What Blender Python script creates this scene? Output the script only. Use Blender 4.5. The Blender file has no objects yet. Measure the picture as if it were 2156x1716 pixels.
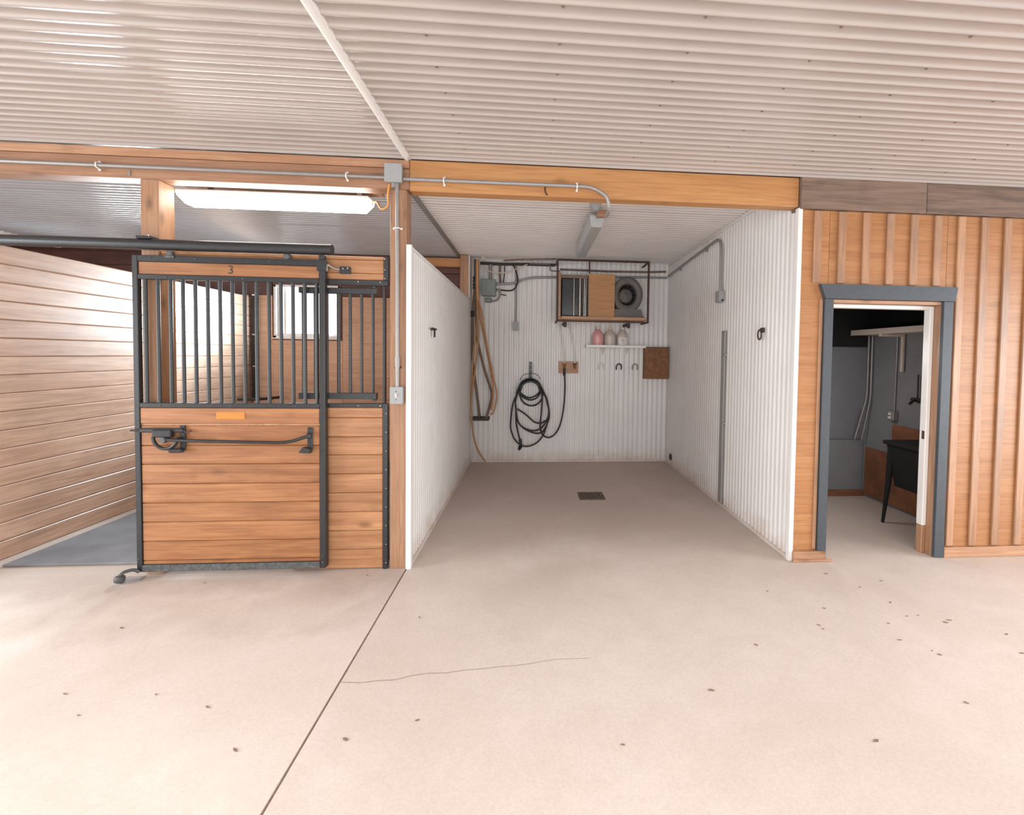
import bpy, math, random
from mathutils import Vector, Matrix
random.seed(7)
S = bpy.context.scene
COL = S.collection
PI = math.pi

# ------------------------------------------------------------------ camera, world, lights, exposure
cam_d = bpy.data.cameras.new('camera'); cam = bpy.data.objects.new('camera', cam_d); COL.objects.link(cam)
cam_d.sensor_width = 36.0; cam_d.lens = 1007.51 / 2156 * 36.0
cam_d.shift_x = (1078 - 1203.52) / 2156; cam_d.shift_y = (782.84 - 858) / 2156
cam_d.clip_start = 0.05
R_ = Vector((0.99659735, -0.08124981, 0.01386295)); U_ = Vector((-0.01103632, 0.03513587, 0.9993216)); F_ = Vector((0.08168178, 0.99607426, -0.03411962))
cam.matrix_world = Matrix(((R_.x, U_.x, -F_.x, 0), (R_.y, U_.y, -F_.y, 0), (R_.z, U_.z, -F_.z, 1.65), (0, 0, 0, 1)))
S.camera = cam

W = bpy.data.worlds.new('overcast_sky'); S.world = W; W.use_nodes = True
bg = W.node_tree.nodes['Background']; bg.inputs[0].default_value = (0.86, 0.93, 1.0, 1); bg.inputs[1].default_value = 3.0

def area(name, loc, target, sx, sy, power, color, spread=180):
    l = bpy.data.lights.new(name, 'AREA'); l.shape = 'RECTANGLE'; l.size = sx; l.size_y = sy; l.energy = power; l.color = color; l.spread = math.radians(spread)
    o = bpy.data.objects.new(name, l); COL.objects.link(o); o.location = loc
    o.rotation_euler = (Vector(target) - Vector(loc)).to_track_quat('-Z', 'Y').to_euler(); return o
area('barn_door_daylight', (0.9, -2.95, 1.45), (0.9, 1.6, 0.0), 7.6, 2.4, 130, (1.0, 0.985, 0.97), 140)
area('aisle_fill_left', (-2.2, 0.0, 3.0), (-2.2, 0.2, 0), 3.0, 0.2, 36, (1.0, 0.98, 0.95), 130)  # unseen fill light without a fixture, added to brighten the near floor
area('aisle_fill_right', (2.7, 0.7, 3.0), (2.7, 0.9, 0), 3.0, 0.2, 22, (1.0, 0.98, 0.95), 130)  # unseen fill light, added for the right aisle and the room floor
area('aisle_end_daylight_left', (-7.1, 1.1, 1.5), (-2.0, 2.2, -0.6), 3.6, 2.4, 205, (0.95, 0.98, 1.0), 130)
area('aisle_end_daylight_right', (7.1, 1.1, 1.5), (2.0, 2.2, -0.6), 3.6, 2.4, 148, (0.95, 0.98, 1.0), 130)
area('stall_window_daylight', (-3.3, 7.60, 2.25), (-4.09, 6.5, 2.0), 0.85, 0.7, 165, (0.74, 0.89, 1.0), 110)
area('next_stall_window_daylight', (-5.83, 7.60, 2.25), (-5.7, 5.0, 2.0), 0.85, 0.7, 160, (0.82, 0.93, 1.0), 140)
area('room_fill', (2.62, 4.75, 1.75), (3.3, 4.4, 0.1), 0.4, 0.4, 8, (1.0, 0.97, 0.94))  # added fill inside the room, no window behind it; lifts floor and walls

vs = S.view_settings
S.display_settings.display_device = 'sRGB'
vs.view_transform = 'Standard'; vs.look = 'None'; vs.gamma = 1.0; vs.use_curve_mapping = False
vs.exposure = 0.0

# ------------------------------------------------------------------ materials
def lin(r, g, b):
    f = lambda c: (c / 12.92 if c <= 0.04045 else ((c + 0.055) / 1.055) ** 2.4)
    return (f(r / 255), f(g / 255), f(b / 255), 1)

class NT:
    def __init__(s, name):
        s.m = bpy.data.materials.new(name); s.m.use_nodes = True; s.t = s.m.node_tree
        s.b = s.t.nodes['Principled BSDF']; s.out = s.t.nodes['Material Output']
    def n(s, typ, **kw):
        x = s.t.nodes.new(typ)
        for k, v in kw.items(): setattr(x, k, v)
        return x
    def l(s, a, b): s.t.links.new(a, b)
    def noise(s, vec, scale, detail=4, dist=0.0, rough=0.55):
        x = s.n('ShaderNodeTexNoise'); x.inputs['Scale'].default_value = scale; x.inputs['Detail'].default_value = detail
        x.inputs['Distortion'].default_value = dist; x.inputs['Roughness'].default_value = rough
        if vec is not None: s.l(vec, x.inputs['Vector'])
        return x.outputs['Fac']
    def ramp(s, fac, stops):
        x = s.n('ShaderNodeValToRGB'); e = x.color_ramp.elements
        while len(e) < len(stops): e.new(0.5)
        for i, (p, c) in enumerate(stops): e[i].position = p; e[i].color = c
        s.l(fac, x.inputs[0]); return x.outputs[0]
    def mix(s, fac, a, b, typ='MIX'):
        x = s.n('ShaderNodeMix', data_type='RGBA', blend_type=typ)
        for sock, v in ((x.inputs[0], fac), (x.inputs[6], a), (x.inputs[7], b)):
            if hasattr(v, 'is_output'): s.l(v, sock)
            else: sock.default_value = v
        return x.outputs[2]
    def math(s, op, a, b=0.0):
        x = s.n('ShaderNodeMath', operation=op)
        for sock, v in ((x.inputs[0], a), (x.inputs[1], b)):
            if hasattr(v, 'is_output'): s.l(v, sock)
            else: sock.default_value = v
        return x.outputs[0]
    def coords(s, scale=(1, 1, 1), rnd=True):
        tc = s.n('ShaderNodeTexCoord'); mp = s.n('ShaderNodeMapping'); mp.inputs['Scale'].default_value = scale
        s.l(tc.outputs['Object'], mp.inputs['Vector'])
        if not rnd: return mp.outputs[0]
        oi = s.n('ShaderNodeObjectInfo'); v = s.n('ShaderNodeVectorMath', operation='ADD'); k = s.math('MULTIPLY', oi.outputs['Random'], 53.0)
        s.l(mp.outputs[0], v.inputs[0]); s.l(k, v.inputs[1]); return v.outputs[0]
    def bump(s, h, strength=0.3, dist=0.005):
        x = s.n('ShaderNodeBump'); x.inputs['Strength'].default_value = strength; x.inputs['Distance'].default_value = dist
        s.l(h, x.inputs['Height']); s.l(x.outputs[0], s.b.inputs['Normal'])
    def set(s, rough=0.5, metal=0.0, color=None, spec=None):
        s.b.inputs['Roughness'].default_value = rough; s.b.inputs['Metallic'].default_value = metal
        if spec is not None: s.b.inputs['Specular IOR Level'].default_value = spec
        if color is not None:
            if hasattr(color, 'is_output'): s.l(color, s.b.inputs['Base Color'])
            else: s.b.inputs['Base Color'].default_value = color
        return s.m

def plain(name, c, rough=0.5, metal=0.0, var=0.12, scale=30):
    t = NT(name); f = t.noise(t.coords(), scale, 3)
    d = tuple(x * (1 - var) for x in c[:3]) + (1,); h = tuple(min(1, x * (1 + var)) for x in c[:3]) + (1,)
    return t.set(rough, metal, t.ramp(f, [(0.3, d), (0.7, h)]))

def wood(name, light, dark, axis, rough=0.45, stain_shade=0.25, knots=0.7, stain_col=None, vary=0.16):
    t = NT(name)
    sc = [13.0] * 3; sc['XYZ'.index(axis)] = 0.85
    v = t.coords(tuple(sc))
    g = t.noise(v, 1.2, 7, 0.9, 0.62)
    col = t.ramp(g, [(0.28, dark), (0.5, tuple((a + b) / 2 for a, b in zip(light, dark))), (0.72, light)])
    gs = [42.0] * 3; gs['XYZ'.index(axis)] = 1.5      # thin growth-ring lines, wandering along the board
    rings = t.ramp(t.noise(t.coords(tuple(gs)), 1.0, 3, 1.6, 0.5), [(0.46, (0, 0, 0, 1)), (0.62, (1, 1, 1, 1))])
    col = t.mix(t.math('MULTIPLY', rings, 0.42), col, tuple(x * 0.72 for x in dark[:3]) + (1,))
    fine = t.noise(t.coords(tuple(x * 9 for x in sc)), 1.0, 3)
    col = t.mix(t.math('MULTIPLY', fine, 0.2), col, dark, 'MULTIPLY')
    # knots
    ks = [5.0] * 3; ks['XYZ'.index(axis)] = 2.2
    vo = t.n('ShaderNodeTexVoronoi'); vo.inputs['Scale'].default_value = 1.0; t.l(t.coords(tuple(ks)), vo.inputs['Vector'])
    k = t.ramp(vo.outputs['Distance'], [(0.05, (1, 1, 1, 1)), (0.17, (0, 0, 0, 1))])
    col = t.mix(t.math('MULTIPLY', k, knots), col, tuple(x * 0.42 for x in dark[:3]) + (1,))
    st = t.ramp(t.noise(t.coords((1.3, 1.3, 1.3)), 1.6, 5, 0.4), [(0.50, (0, 0, 0, 1)), (0.72, (1, 1, 1, 1))])
    col = t.mix(t.math('MULTIPLY', st, stain_shade), col, stain_col or tuple(x * 0.5 for x in dark[:3]) + (1,))
    oi = t.n('ShaderNodeObjectInfo'); hv = t.n('ShaderNodeHueSaturation'); t.l(col, hv.inputs['Color'])
    t.l(t.math('ADD', t.math('MULTIPLY', oi.outputs['Random'], vary), 1 - vary * 0.55), hv.inputs['Value'])
    t.bump(g, 0.12, 0.002)
    return t.set(rough, 0, hv.outputs['Color'])

def painted_metal(name, c, rough=0.28, dirt=False, spec=0.5):
    t = NT(name); n1 = t.noise(t.coords((1, 1, 1)), 2.5, 5)
    col = t.ramp(n1, [(0.3, tuple(x * 0.93 for x in c[:3]) + (1,)), (0.7, c)])
    if dirt:   # mud splashed up from the wash bay floor, ragged upper edge
        ge = t.n('ShaderNodeNewGeometry'); sp = t.n('ShaderNodeSeparateXYZ'); t.l(ge.outputs['Position'], sp.inputs[0])
        nz = t.noise(ge.outputs['Position'], 5.0, 6)
        e = t.math('SUBTRACT', t.math('MULTIPLY', nz, 0.42), sp.outputs['Z'])
        col = t.mix(t.math('MULTIPLY', t.ramp(e, [(0.0, (0, 0, 0, 1)), (0.26, (1, 1, 1, 1))]), 0.55), col, lin(176, 144, 118))
    rr = t.ramp(t.noise(t.coords((3, 3, 3)), 4, 4), [(0.3, (rough * .95,) * 3 + (1,)), (0.7, (rough * 1.1,) * 3 + (1,))])
    t.l(rr, t.b.inputs['Roughness'])
    t.b.inputs['Specular IOR Level'].default_value = spec; t.b.inputs['Base Color'].default_value = c; t.l(col, t.b.inputs['Base Color']); return t.m

def concrete(name, c, blot, rough=0.75, stain_shade=None):
    t = NT(name); v = t.coords((1, 1, 1), False)
    big = t.noise(v, 0.9, 6, 0.6); mid = t.noise(v, 5.5, 7, 0.2, 0.65); fine = t.noise(v, 90, 3)
    col = t.ramp(big, [(0.32, blot), (0.62, c)])
    col = t.mix(t.ramp(mid, [(0.35, (0.5, 0.5, 0.5, 1)), (0.65, (0, 0, 0, 1))]), col, blot)
    col = t.mix(0.35, col, t.ramp(fine, [(0.3, tuple(x * 0.8 for x in c[:3]) + (1,)), (0.7, tuple(min(1, x * 1.1) for x in c[:3]) + (1,))]))
    if stain_shade:    # dirt, wash stain and shade, all put into the colour beyond a ragged line
        sc_, y0, y1 = stain_shade; ge = t.n('ShaderNodeNewGeometry'); sp = t.n('ShaderNodeSeparateXYZ'); t.l(ge.outputs['Position'], sp.inputs[0])
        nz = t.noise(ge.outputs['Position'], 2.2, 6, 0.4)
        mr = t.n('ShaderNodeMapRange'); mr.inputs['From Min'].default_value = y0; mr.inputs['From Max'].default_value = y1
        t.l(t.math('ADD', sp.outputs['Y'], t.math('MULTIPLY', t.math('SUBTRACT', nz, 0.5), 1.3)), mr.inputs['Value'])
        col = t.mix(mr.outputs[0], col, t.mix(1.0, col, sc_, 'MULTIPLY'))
    t.bump(fine, 0.15, 0.002); return t.set(rough, 0, col, 0.3)

def emis(name, c, k):
    t = NT(name); t.set(0.4, 0, c); t.b.inputs['Emission Color'].default_value = c; t.b.inputs['Emission Strength'].default_value = k; return t.m

M = {}
M['white_metal'] = painted_metal('white_ribbed_metal', lin(182, 182, 184), 0.15, False, 0.9)
M['ceiling_metal'] = painted_metal('darkened_white_ceiling_metal', lin(182, 172, 166), 0.23, False, 0.9)  # aisle sheets darker than the bay's: light on them held down by colour
M['bay_ceiling_metal'] = painted_metal('white_bay_ceiling_metal', lin(228, 222, 218), 0.3)
M['bay_metal'] = painted_metal('white_washbay_metal', lin(226, 222, 219), 0.34, True)
M['trim_white'] = painted_metal('white_trim_metal', lin(232, 228, 224), 0.35)
M['door_wood'] = wood('varnished_pine', lin(180, 128, 84), lin(142, 90, 54), 'X', 0.42, 0.35, 0.5)
M['panel_wood'] = wood('pale_varnished_pine', lin(194, 146, 104), lin(158, 106, 68), 'X', 0.42, 0.35, 0.7)
M['stall_wood'] = wood('worn_stall_boards', lin(216, 184, 160), lin(186, 148, 122), 'X', 0.38, 0.4, 0.3, lin(150, 124, 108), 0.12)
M['beam_wood'] = wood('spruce_beam', lin(184, 142, 112), lin(154, 112, 84), 'X', 0.5, 0.2, 0.6)
M['pale_beam'] = wood('pale_laminated_beam', lin(200, 150, 98), lin(178, 124, 74), 'X', 0.5, 0.12, 0.5)
M['post_wood'] = wood('spruce_post', lin(184, 144, 112), lin(154, 112, 82), 'Z', 0.5, 0.2, 0.8)
M['dark_beam'] = wood('grey_stained_beam', lin(142, 118, 102), lin(96, 78, 66), 'X', 0.6, 0.6, 0.4, lin(70, 58, 52), 0.6)
M['plywood'] = wood('sheathing_plywood', lin(190, 140, 94), lin(172, 116, 70), 'X', 0.42, 0.2, 0.3)
M['batten'] = wood('batten_pine', lin(192, 152, 120), lin(166, 124, 94), 'Z', 0.4, 0.55, 0.4, lin(128, 108, 94), 0.3)
M['baseboard'] = wood('baseboard_pine', lin(198, 158, 126), lin(172, 126, 94), 'X', 0.5, 0.3, 0.8)
M['back_ply'] = wood('stall_back_plywood', lin(234, 198, 168), lin(212, 168, 138), 'X', 0.5, 0.2, 0.3, lin(116, 74, 52))
M['red_wood'] = wood('dark_red_boards', lin(122, 80, 70), lin(78, 50, 44), 'X', 0.6, 0.5, 0.3)
M['black_steel'] = plain('black_powder_coat', (0.022, 0.023, 0.025, 1), 0.38, 0.0, 0.25, 60)
M['dusty_steel'] = plain('dusty_black_steel', (0.075, 0.078, 0.076, 1), 0.6, 0.0, 0.4, 40)
M['slate_paint'] = plain('slate_grey_trim_paint', lin(66, 72, 78), 0.5, 0, 0.1)
M['rust_steel'] = plain('rusty_angle_iron', lin(72, 52, 42), 0.6, 0.2, 0.35)
M['galv'] = plain('grey_conduit', lin(150, 146, 143), 0.42, 0.35, 0.06)
M['grey_box'] = plain('grey_electrical_plastic', lin(152, 154, 154), 0.5, 0, 0.04)
M['green_box'] = plain('grey_green_enclosure', lin(118, 124, 120), 0.5, 0.1, 0.06)
M['pipe_brown'] = plain('dusty_pipe', lin(118, 98, 84), 0.55, 0.1, 0.2)
M['pipe_dark'] = plain('dark_pipe', lin(52, 44, 38), 0.6, 0, 0.2)
M['chrome'] = plain('bright_bolt_steel', lin(205, 205, 205), 0.25, 0.9, 0.05)
M['brass'] = plain('brass', lin(170, 122, 64), 0.35, 0.8, 0.1)
M['rubber'] = plain('black_hose_rubber', (0.012, 0.012, 0.013, 1), 0.45, 0, 0.2)
M['hose_tan'] = plain('tan_hose', lin(182, 132, 88), 0.5, 0, 0.15)
M['hose_grey'] = plain('grey_brown_hose', lin(118, 94, 78), 0.55, 0, 0.15)
M['cable_white'] = plain('white_cable', lin(206, 192, 178), 0.5, 0, 0.05)
M['orange_wire'] = plain('amber_lamp_cord', lin(226, 150, 70), 0.5, 0, 0.05)
M['mat'] = plain('grey_rubber_mat', lin(122, 124, 128), 0.6, 0, 0.18, 4)
M['fan_grey'] = plain('dusty_blower_grey', lin(104, 100, 96), 0.6, 0.1, 0.15)
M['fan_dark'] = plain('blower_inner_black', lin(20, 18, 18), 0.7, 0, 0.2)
M['radiator_glass'] = plain('dark_radiant_panel', lin(52, 52, 54), 0.22, 0.3, 0.25, 6)
M['reflector'] = plain('polished_reflector', lin(176, 172, 168), 0.25, 0.9, 0.05)
M['plaque'] = plain('rusty_brown_board', lin(128, 86, 56), 0.7, 0, 0.3, 14)
M['fixture_grey'] = plain('grey_diffuser', lin(170, 174, 176), 0.3, 0, 0.03)
M['cap_white'] = plain('white_plastic', lin(226, 220, 214), 0.4, 0, 0.03)
M['pink'] = plain('pink_liquid', lin(216, 158, 156), 0.3, 0, 0.06)
M['clear'] = plain('cloudy_bottle_plastic', lin(196, 184, 174), 0.3, 0, 0.05)
M['amber'] = plain('amber_name_plate', lin(204, 124, 44), 0.45, 0, 0.08)
M['room_grey'] = plain('grey_room_panel', lin(128, 128, 130), 0.75, 0, 0.08, 3)
M['room_dark'] = plain('dark_room_sheet', lin(26, 24, 24), 0.9, 0, 0.2, 6)
M['room_brown'] = plain('brown_stained_plywood', lin(128, 82, 56), 0.75, 0, 0.3, 5)
M['sink_black'] = plain('black_plastic_tub', (0.004, 0.004, 0.004, 1), 0.8, 0, 0.2)
M['dark_line'] = plain('joint_dirt', lin(168, 142, 124), 0.9, 0, 0.2, 40)
M['screw_dirt'] = plain('dusty_screw_head', lin(128, 112, 102), 0.8, 0, 0.2, 40)
M['debris'] = plain('dry_leaf_litter', lin(140, 120, 106), 0.9, 0, 0.3, 60)
M['ink'] = plain('black_paint_mark', lin(48, 40, 36), 0.6, 0, 0.1)
M['label_ink'] = plain('grey_print', lin(120, 108, 100), 0.6, 0, 0.1)
M['concrete'] = concrete('aisle_concrete', lin(228, 217, 208), lin(212, 197, 186), 0.75, ((0.70, 0.66, 0.64, 1), 2.85, 3.6))  # band before the stall front: dirt plus shade painted into the floor colour
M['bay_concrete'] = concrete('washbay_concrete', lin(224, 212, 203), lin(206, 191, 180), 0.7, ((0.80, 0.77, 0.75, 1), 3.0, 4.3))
M['stall_concrete'] = concrete('stall_concrete', lin(200, 187, 177), lin(180, 164, 152), 0.7)
M['grate'] = plain('drain_grate_steel', lin(112, 100, 88), 0.6, 0.4, 0.3)
M['tube'] = emis('lit_tube_diffuser', (1.0, 0.96, 0.9, 1), 15.0)
def glass_mat():
    t = NT('window_glass'); tr = t.n('ShaderNodeBsdfTransparent'); gl = t.n('ShaderNodeBsdfGlossy'); gl.inputs['Roughness'].default_value = 0.03
    fr = t.n('ShaderNodeFresnel'); mx = t.n('ShaderNodeMixShader'); t.l(fr.outputs[0], mx.inputs[0]); t.l(tr.outputs[0], mx.inputs[1]); t.l(gl.outputs[0], mx.inputs[2])
    t.l(mx.outputs[0], t.out.inputs[0]); return t.m
M['glass'] = glass_mat()

# ------------------------------------------------------------------ mesh helpers
WL = {}
class MB:
    def __init__(s): s.v = []; s.f = []; s.sm = []
    def add(s, vs, fs, smooth=False):
        o = len(s.v); s.v += [tuple(p) for p in vs]; s.f += [tuple(i + o for i in f) for f in fs]; s.sm += [smooth] * len(fs); return s
    def box(s, x0, x1, y0, y1, z0, z1):
        v = [(x, y, z) for z in (z0, z1) for y in (y0, y1) for x in (x0, x1)]
        return s.add(v, [(0, 2, 3, 1), (4, 5, 7, 6), (0, 1, 5, 4), (2, 6, 7, 3), (0, 4, 6, 2), (1, 3, 7, 5)])
    def bbox(s, x0, x1, y0, y1, z0, z1, b=0.004):    # box with chamfered edges
        c = ((x0 + x1) / 2, (y0 + y1) / 2, (z0 + z1) / 2); h = ((x1 - x0) / 2, (y1 - y0) / 2, (z1 - z0) / 2); b = min(b, min(h) * 0.9)
        v = []; idx = {}
        for sx in (-1, 1):
            for sy in (-1, 1):
                for sz in (-1, 1):
                    for ax in range(3):
                        p = [c[0] + sx * (h[0] - b), c[1] + sy * (h[1] - b), c[2] + sz * (h[2] - b)]
                        p[ax] = c[ax] + (sx, sy, sz)[ax] * h[ax]; idx[(sx, sy, sz, ax)] = len(v); v.append(p)
        fs = []
        def quad(keys): fs.append([idx[k] for k in keys])
        for ax in range(3):
            o1, o2 = [a for a in range(3) if a != ax]
            for sg in (-1, 1):
                ks = []
                for (u, w) in ((-1, -1), (1, -1), (1, 1), (-1, 1)):
                    q = [0, 0, 0]; q[ax] = sg; q[o1] = u; q[o2] = w; ks.append((q[0], q[1], q[2], ax))
                quad(ks)
        for ax in range(3):
            o1, o2 = [a for a in range(3) if a != ax]
            for u in (-1, 1):
                for w in (-1, 1):
                    def K(t, a):
                        q = [0, 0, 0]; q[ax] = t; q[o1] = u; q[o2] = w; return (q[0], q[1], q[2], a)
                    quad([K(-1, o1), K(1, o1), K(1, o2), K(-1, o2)])
        for sx in (-1, 1):
            for sy in (-1, 1):
                for sz in (-1, 1): quad([(sx, sy, sz, a) for a in range(3)])
        # orient outwards
        cc = Vector(c); out = []
        for f in fs:
            n = (Vector(v[f[1]]) - Vector(v[f[0]])).cross(Vector(v[f[2]]) - Vector(v[f[0]])); m = sum((Vector(v[i]) for i in f), Vector()) / len(f)
            out.append(f if n.dot(m - cc) > 0 else f[::-1])
        return s.add(v, out)
    def tube(s, pts, r, seg=10, closed=False, caps=True, r2=None):
        P = [Vector(p) for p in pts]; n = len(P); rings = []
        up = None
        for i in range(n):
            a = P[(i - 1) % n] if (closed or i > 0) else P[0]; b = P[(i + 1) % n] if (closed or i < n - 1) else P[-1]
            t = (b - a).normalized()
            if up is None:
                up = Vector((0, 0, 1)) if abs(t.z) < 0.9 else Vector((1, 0, 0))
            u = (up - t * up.dot(t)).normalized(); w = t.cross(u); up = u
            rr = r if r2 is None else r + (r2 - r) * i / max(1, n - 1)
            rings.append([P[i] + (u * math.cos(k * 2 * PI / seg) + w * math.sin(k * 2 * PI / seg)) * rr for k in range(seg)])
        v = [p for ring in rings for p in ring]; f = []
        for i in range(n if closed else n - 1):
            j = (i + 1) % n
            for k in range(seg):
                k2 = (k + 1) % seg; f.append((i * seg + k, j * seg + k, j * seg + k2, i * seg + k2)[::-1])
        s.add(v, f, True)
        if caps and not closed:
            s.add(rings[0], [tuple(range(seg))]); s.add(rings[-1], [tuple(range(seg))[::-1]])
        return s
    def cyl(s, p, q, r, seg=16, r2=None): return s.tube([p, q], r, seg, False, True, r2)
    def lathe(s, prof, c, seg=20, axis='Z'):
        v = []; f = []
        for (r, h) in prof:
            for k in range(seg):
                a = 2 * PI * k / seg; x, y = r * math.cos(a), r * math.sin(a)
                v.append({'Z': (c[0] + x, c[1] + y, c[2] + h), 'Y': (c[0] + x, c[1] + h, c[2] + y), 'X': (c[0] + h, c[1] + x, c[2] + y)}[axis])
        for i in range(len(prof) - 1):
            for k in range(seg):
                k2 = (k + 1) % seg; f.append((i * seg + k, i * seg + k2, (i + 1) * seg + k2, (i + 1) * seg + k))
        s.add(v, f, True); s.add([v[k] for k in range(seg)], [tuple(range(seg))]); s.add(v[-seg:], [tuple(range(seg))]); return s
    def prism(s, poly, axis, a, b):     # polygon in the two other axes, extruded along axis
        n = len(poly); mk = {'X': lambda p, t: (t, p[0], p[1]), 'Y': lambda p, t: (p[0], t, p[1]), 'Z': lambda p, t: (p[0], p[1], t)}[axis]
        v = [mk(p, a) for p in poly] + [mk(p, b) for p in poly]
        return s.add(v, [tuple(range(n)), tuple(range(2 * n - 1, n - 1, -1))] + [(i, n + i, n + (i + 1) % n, (i + 1) % n) for i in range(n)])
    def build(s, name, m, parent=None, recalc=True):
        vs = [Vector(p) for p in s.v]
        lo = Vector([min(p[i] for p in vs) for i in range(3)]); hi = Vector([max(p[i] for p in vs) for i in range(3)]); c = (lo + hi) / 2
        me = bpy.data.meshes.new(name); me.from_pydata([p - c for p in vs], [], s.f); me.update()
        me.polygons.foreach_set('use_smooth', s.sm)
        if recalc:
            import bmesh
            bm = bmesh.new(); bm.from_mesh(me); bmesh.ops.recalc_face_normals(bm, faces=bm.faces); bm.to_mesh(me); bm.free()
        me.materials.append(m if not isinstance(m, str) else M[m])
        return link(bpy.data.objects.new(name, me), c, parent)
def link(o, loc, parent=None):
    COL.objects.link(o); WL[o] = Vector(loc)
    if parent is not None:
        o.parent = parent; o.location = Vector(loc) - WL[parent]
    else: o.location = loc
    return o
def tag(o, label, cat, group=None):
    o['label'] = label; o['category'] = cat
    if group: o['group'] = group
    return o
def thing(name, label, cat, loc, group=None):
    o = link(bpy.data.objects.new(name, None), loc); o.empty_display_size = 0.1; return tag(o, label, cat, group)
def struct(o): o['kind'] = 'structure'; return o
def stuff(o): o['kind'] = 'stuff'; return o
def box(name, m, parent, *a, b=0.003): return MB().bbox(*a, b=b).build(name, m, parent)
def smooth_pts(P, k=6):
    P = [Vector(p) for p in P]; out = []
    for i in range(len(P) - 1):
        p0 = P[max(i - 1, 0)]; p1 = P[i]; p2 = P[i + 1]; p3 = P[min(i + 2, len(P) - 1)]
        for j in range(k):
            t = j / k; out.append(0.5 * ((2 * p1) + (p2 - p0) * t + (2 * p0 - 5 * p1 + 4 * p2 - p3) * t * t + (3 * p1 - p0 - 3 * p2 + p3) * t ** 3))
    out.append(P[-1]); return out
def bend(P, rad, k=5):     # polyline with rounded corners
    P = [Vector(p) for p in P]; out = [P[0]]
    for i in range(1, len(P) - 1):
        a = (P[i - 1] - P[i]); b = (P[i + 1] - P[i]); r = min(rad, a.length * 0.49, b.length * 0.49); a = P[i] + a.normalized() * r; b = P[i] + b.normalized() * r
        for j in range(k + 1):
            t = j / k; out.append(a * (1 - t) ** 2 + P[i] * 2 * t * (1 - t) + b * t * t)
    out.append(P[-1]); return out
PROF_C = [(0, 0), (0.52, 0), (0.64, 0.55), (0.70, 1), (0.82, 1), (0.88, 0.55)]
PROF_W = [(0, 0), (0.30, 0), (0.42, 0.35), (0.52, 0.9), (0.60, 1), (0.78, 1), (0.86, 0.9), (0.95, 0.3)]
def ribbed(name, m, parent, plane, at, sign, u0, u1, w0, w1, pitch, amp, prof, phase=0.0):
    """sheet of ribbed metal: ribs run along w, repeat along u; plane = axis of the normal"""
    us = []; n0 = math.floor((u0 - phase) / pitch) - 1
    while n0 * pitch + phase < u1 + pitch:
        for t, h in prof:
            us.append((phase + (n0 + t) * pitch, h))
        n0 += 1
    def at_u(q):
        for (a, ha), (b, hb_) in zip(us[:-1], us[1:]):
            if a <= q <= b: return ha + (hb_ - ha) * (q - a) / max(1e-9, b - a)
        return 0
    us = [(u0, at_u(u0))] + [(u, h) for u, h in us if u0 + 1e-4 < u < u1 - 1e-4] + [(u1, at_u(u1))]
    v = []; f = []
    for u, h in us:
        d = at + sign * (0.002 + amp * h)
        for w in (w0, w1):
            v.append({'Z': (w, u, d), 'X': (d, u, w), 'Y': (u, d, w)}[plane])
    for i in range(len(us) - 1): f.append((2 * i, 2 * i + 1, 2 * i + 3, 2 * i + 2))
    return MB().add(v, f, True).build(name, m, parent, False)

D = 3.7065; YB = 7.38; XL = -0.93; XR = 2.117; ZC = 3.086; XS = -4.0876; SEAM = -0.945

# ================================================================== SETTING
# ---- floor
fl = struct(MB().box(-7.3, 7.3, -3.2, 7.6, -0.30, -0.012).build('floor', 'dark_line'))
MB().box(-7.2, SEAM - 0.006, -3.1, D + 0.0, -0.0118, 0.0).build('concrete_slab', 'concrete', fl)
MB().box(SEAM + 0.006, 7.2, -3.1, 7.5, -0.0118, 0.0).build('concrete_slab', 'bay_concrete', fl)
MB().box(-7.2, SEAM - 0.006, D + 0.0, 7.5, -0.0118, 0.0).build('concrete_slab', 'stall_concrete', fl)
crk = [(-0.945, 2.424), (-0.837, 2.413), (-0.75, 2.425), (-0.678, 2.424), (-0.6, 2.452), (-0.522, 2.465), (-0.43, 2.462), (-0.331, 2.48), (-0.24, 2.484), (-0.16, 2.496), (-0.07, 2.499), (0.015, 2.513), (0.09, 2.532), (0.169, 2.54), (0.325, 2.538)]
cm = MB(); v = []
for i, (x, y) in enumerate(crk):
    w = 0.0022 * (1 - 0.6 * i / len(crk)); v += [(x, y - w, 0.0012), (x, y + w, 0.0012)]
cm.add(v, [(2 * i, 2 * i + 2, 2 * i + 3, 2 * i + 1) for i in range(len(crk) - 1)]).build('crack', 'dark_line', fl, False)

# ---- ceiling
ce = struct(MB().box(-7.3, 7.3, -3.2, 7.6, ZC + 0.025, ZC + 0.14).build('ceiling', 'white_metal'))
CP = 0.0805
def ceiling_strip(x0, x1, y0, y1, m='ceiling_metal'):
    y = y0; k = 0
    while y < y1 - 0.05:
        y2 = min(y + 12 * CP, y1)
        ribbed('metal_sheet', m, ce, 'Z', ZC + 0.02 - 0.0006 * (k % 2), -1, y, y2 + (0.012 if y2 < y1 else 0), x0, x1, CP, 0.010, PROF_C, 0.025); y = y2; k += 1
ceiling_strip(-7.25, SEAM, -3.1, D - 0.005); ceiling_strip(SEAM, 7.25, -3.1, D - 0.005)
ceiling_strip(-6.66, -1.10, D + 0.13, YB, 'white_metal'); ceiling_strip(-1.10, XR + 0.02, D + 0.13, YB, 'bay_ceiling_metal')
sc = MB()
for i in range(5):
    for j in range(-1, 8):
        x = -1.37 - 0.4115 * i; y = 2.265 + 0.161 * j
        sc.lathe([(0.011, 0), (0.011, -0.003), (0.006, -0.004), (0.006, -0.009), (0.003, -0.0095)], (x, y, ZC + 0.0185), 8)
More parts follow.
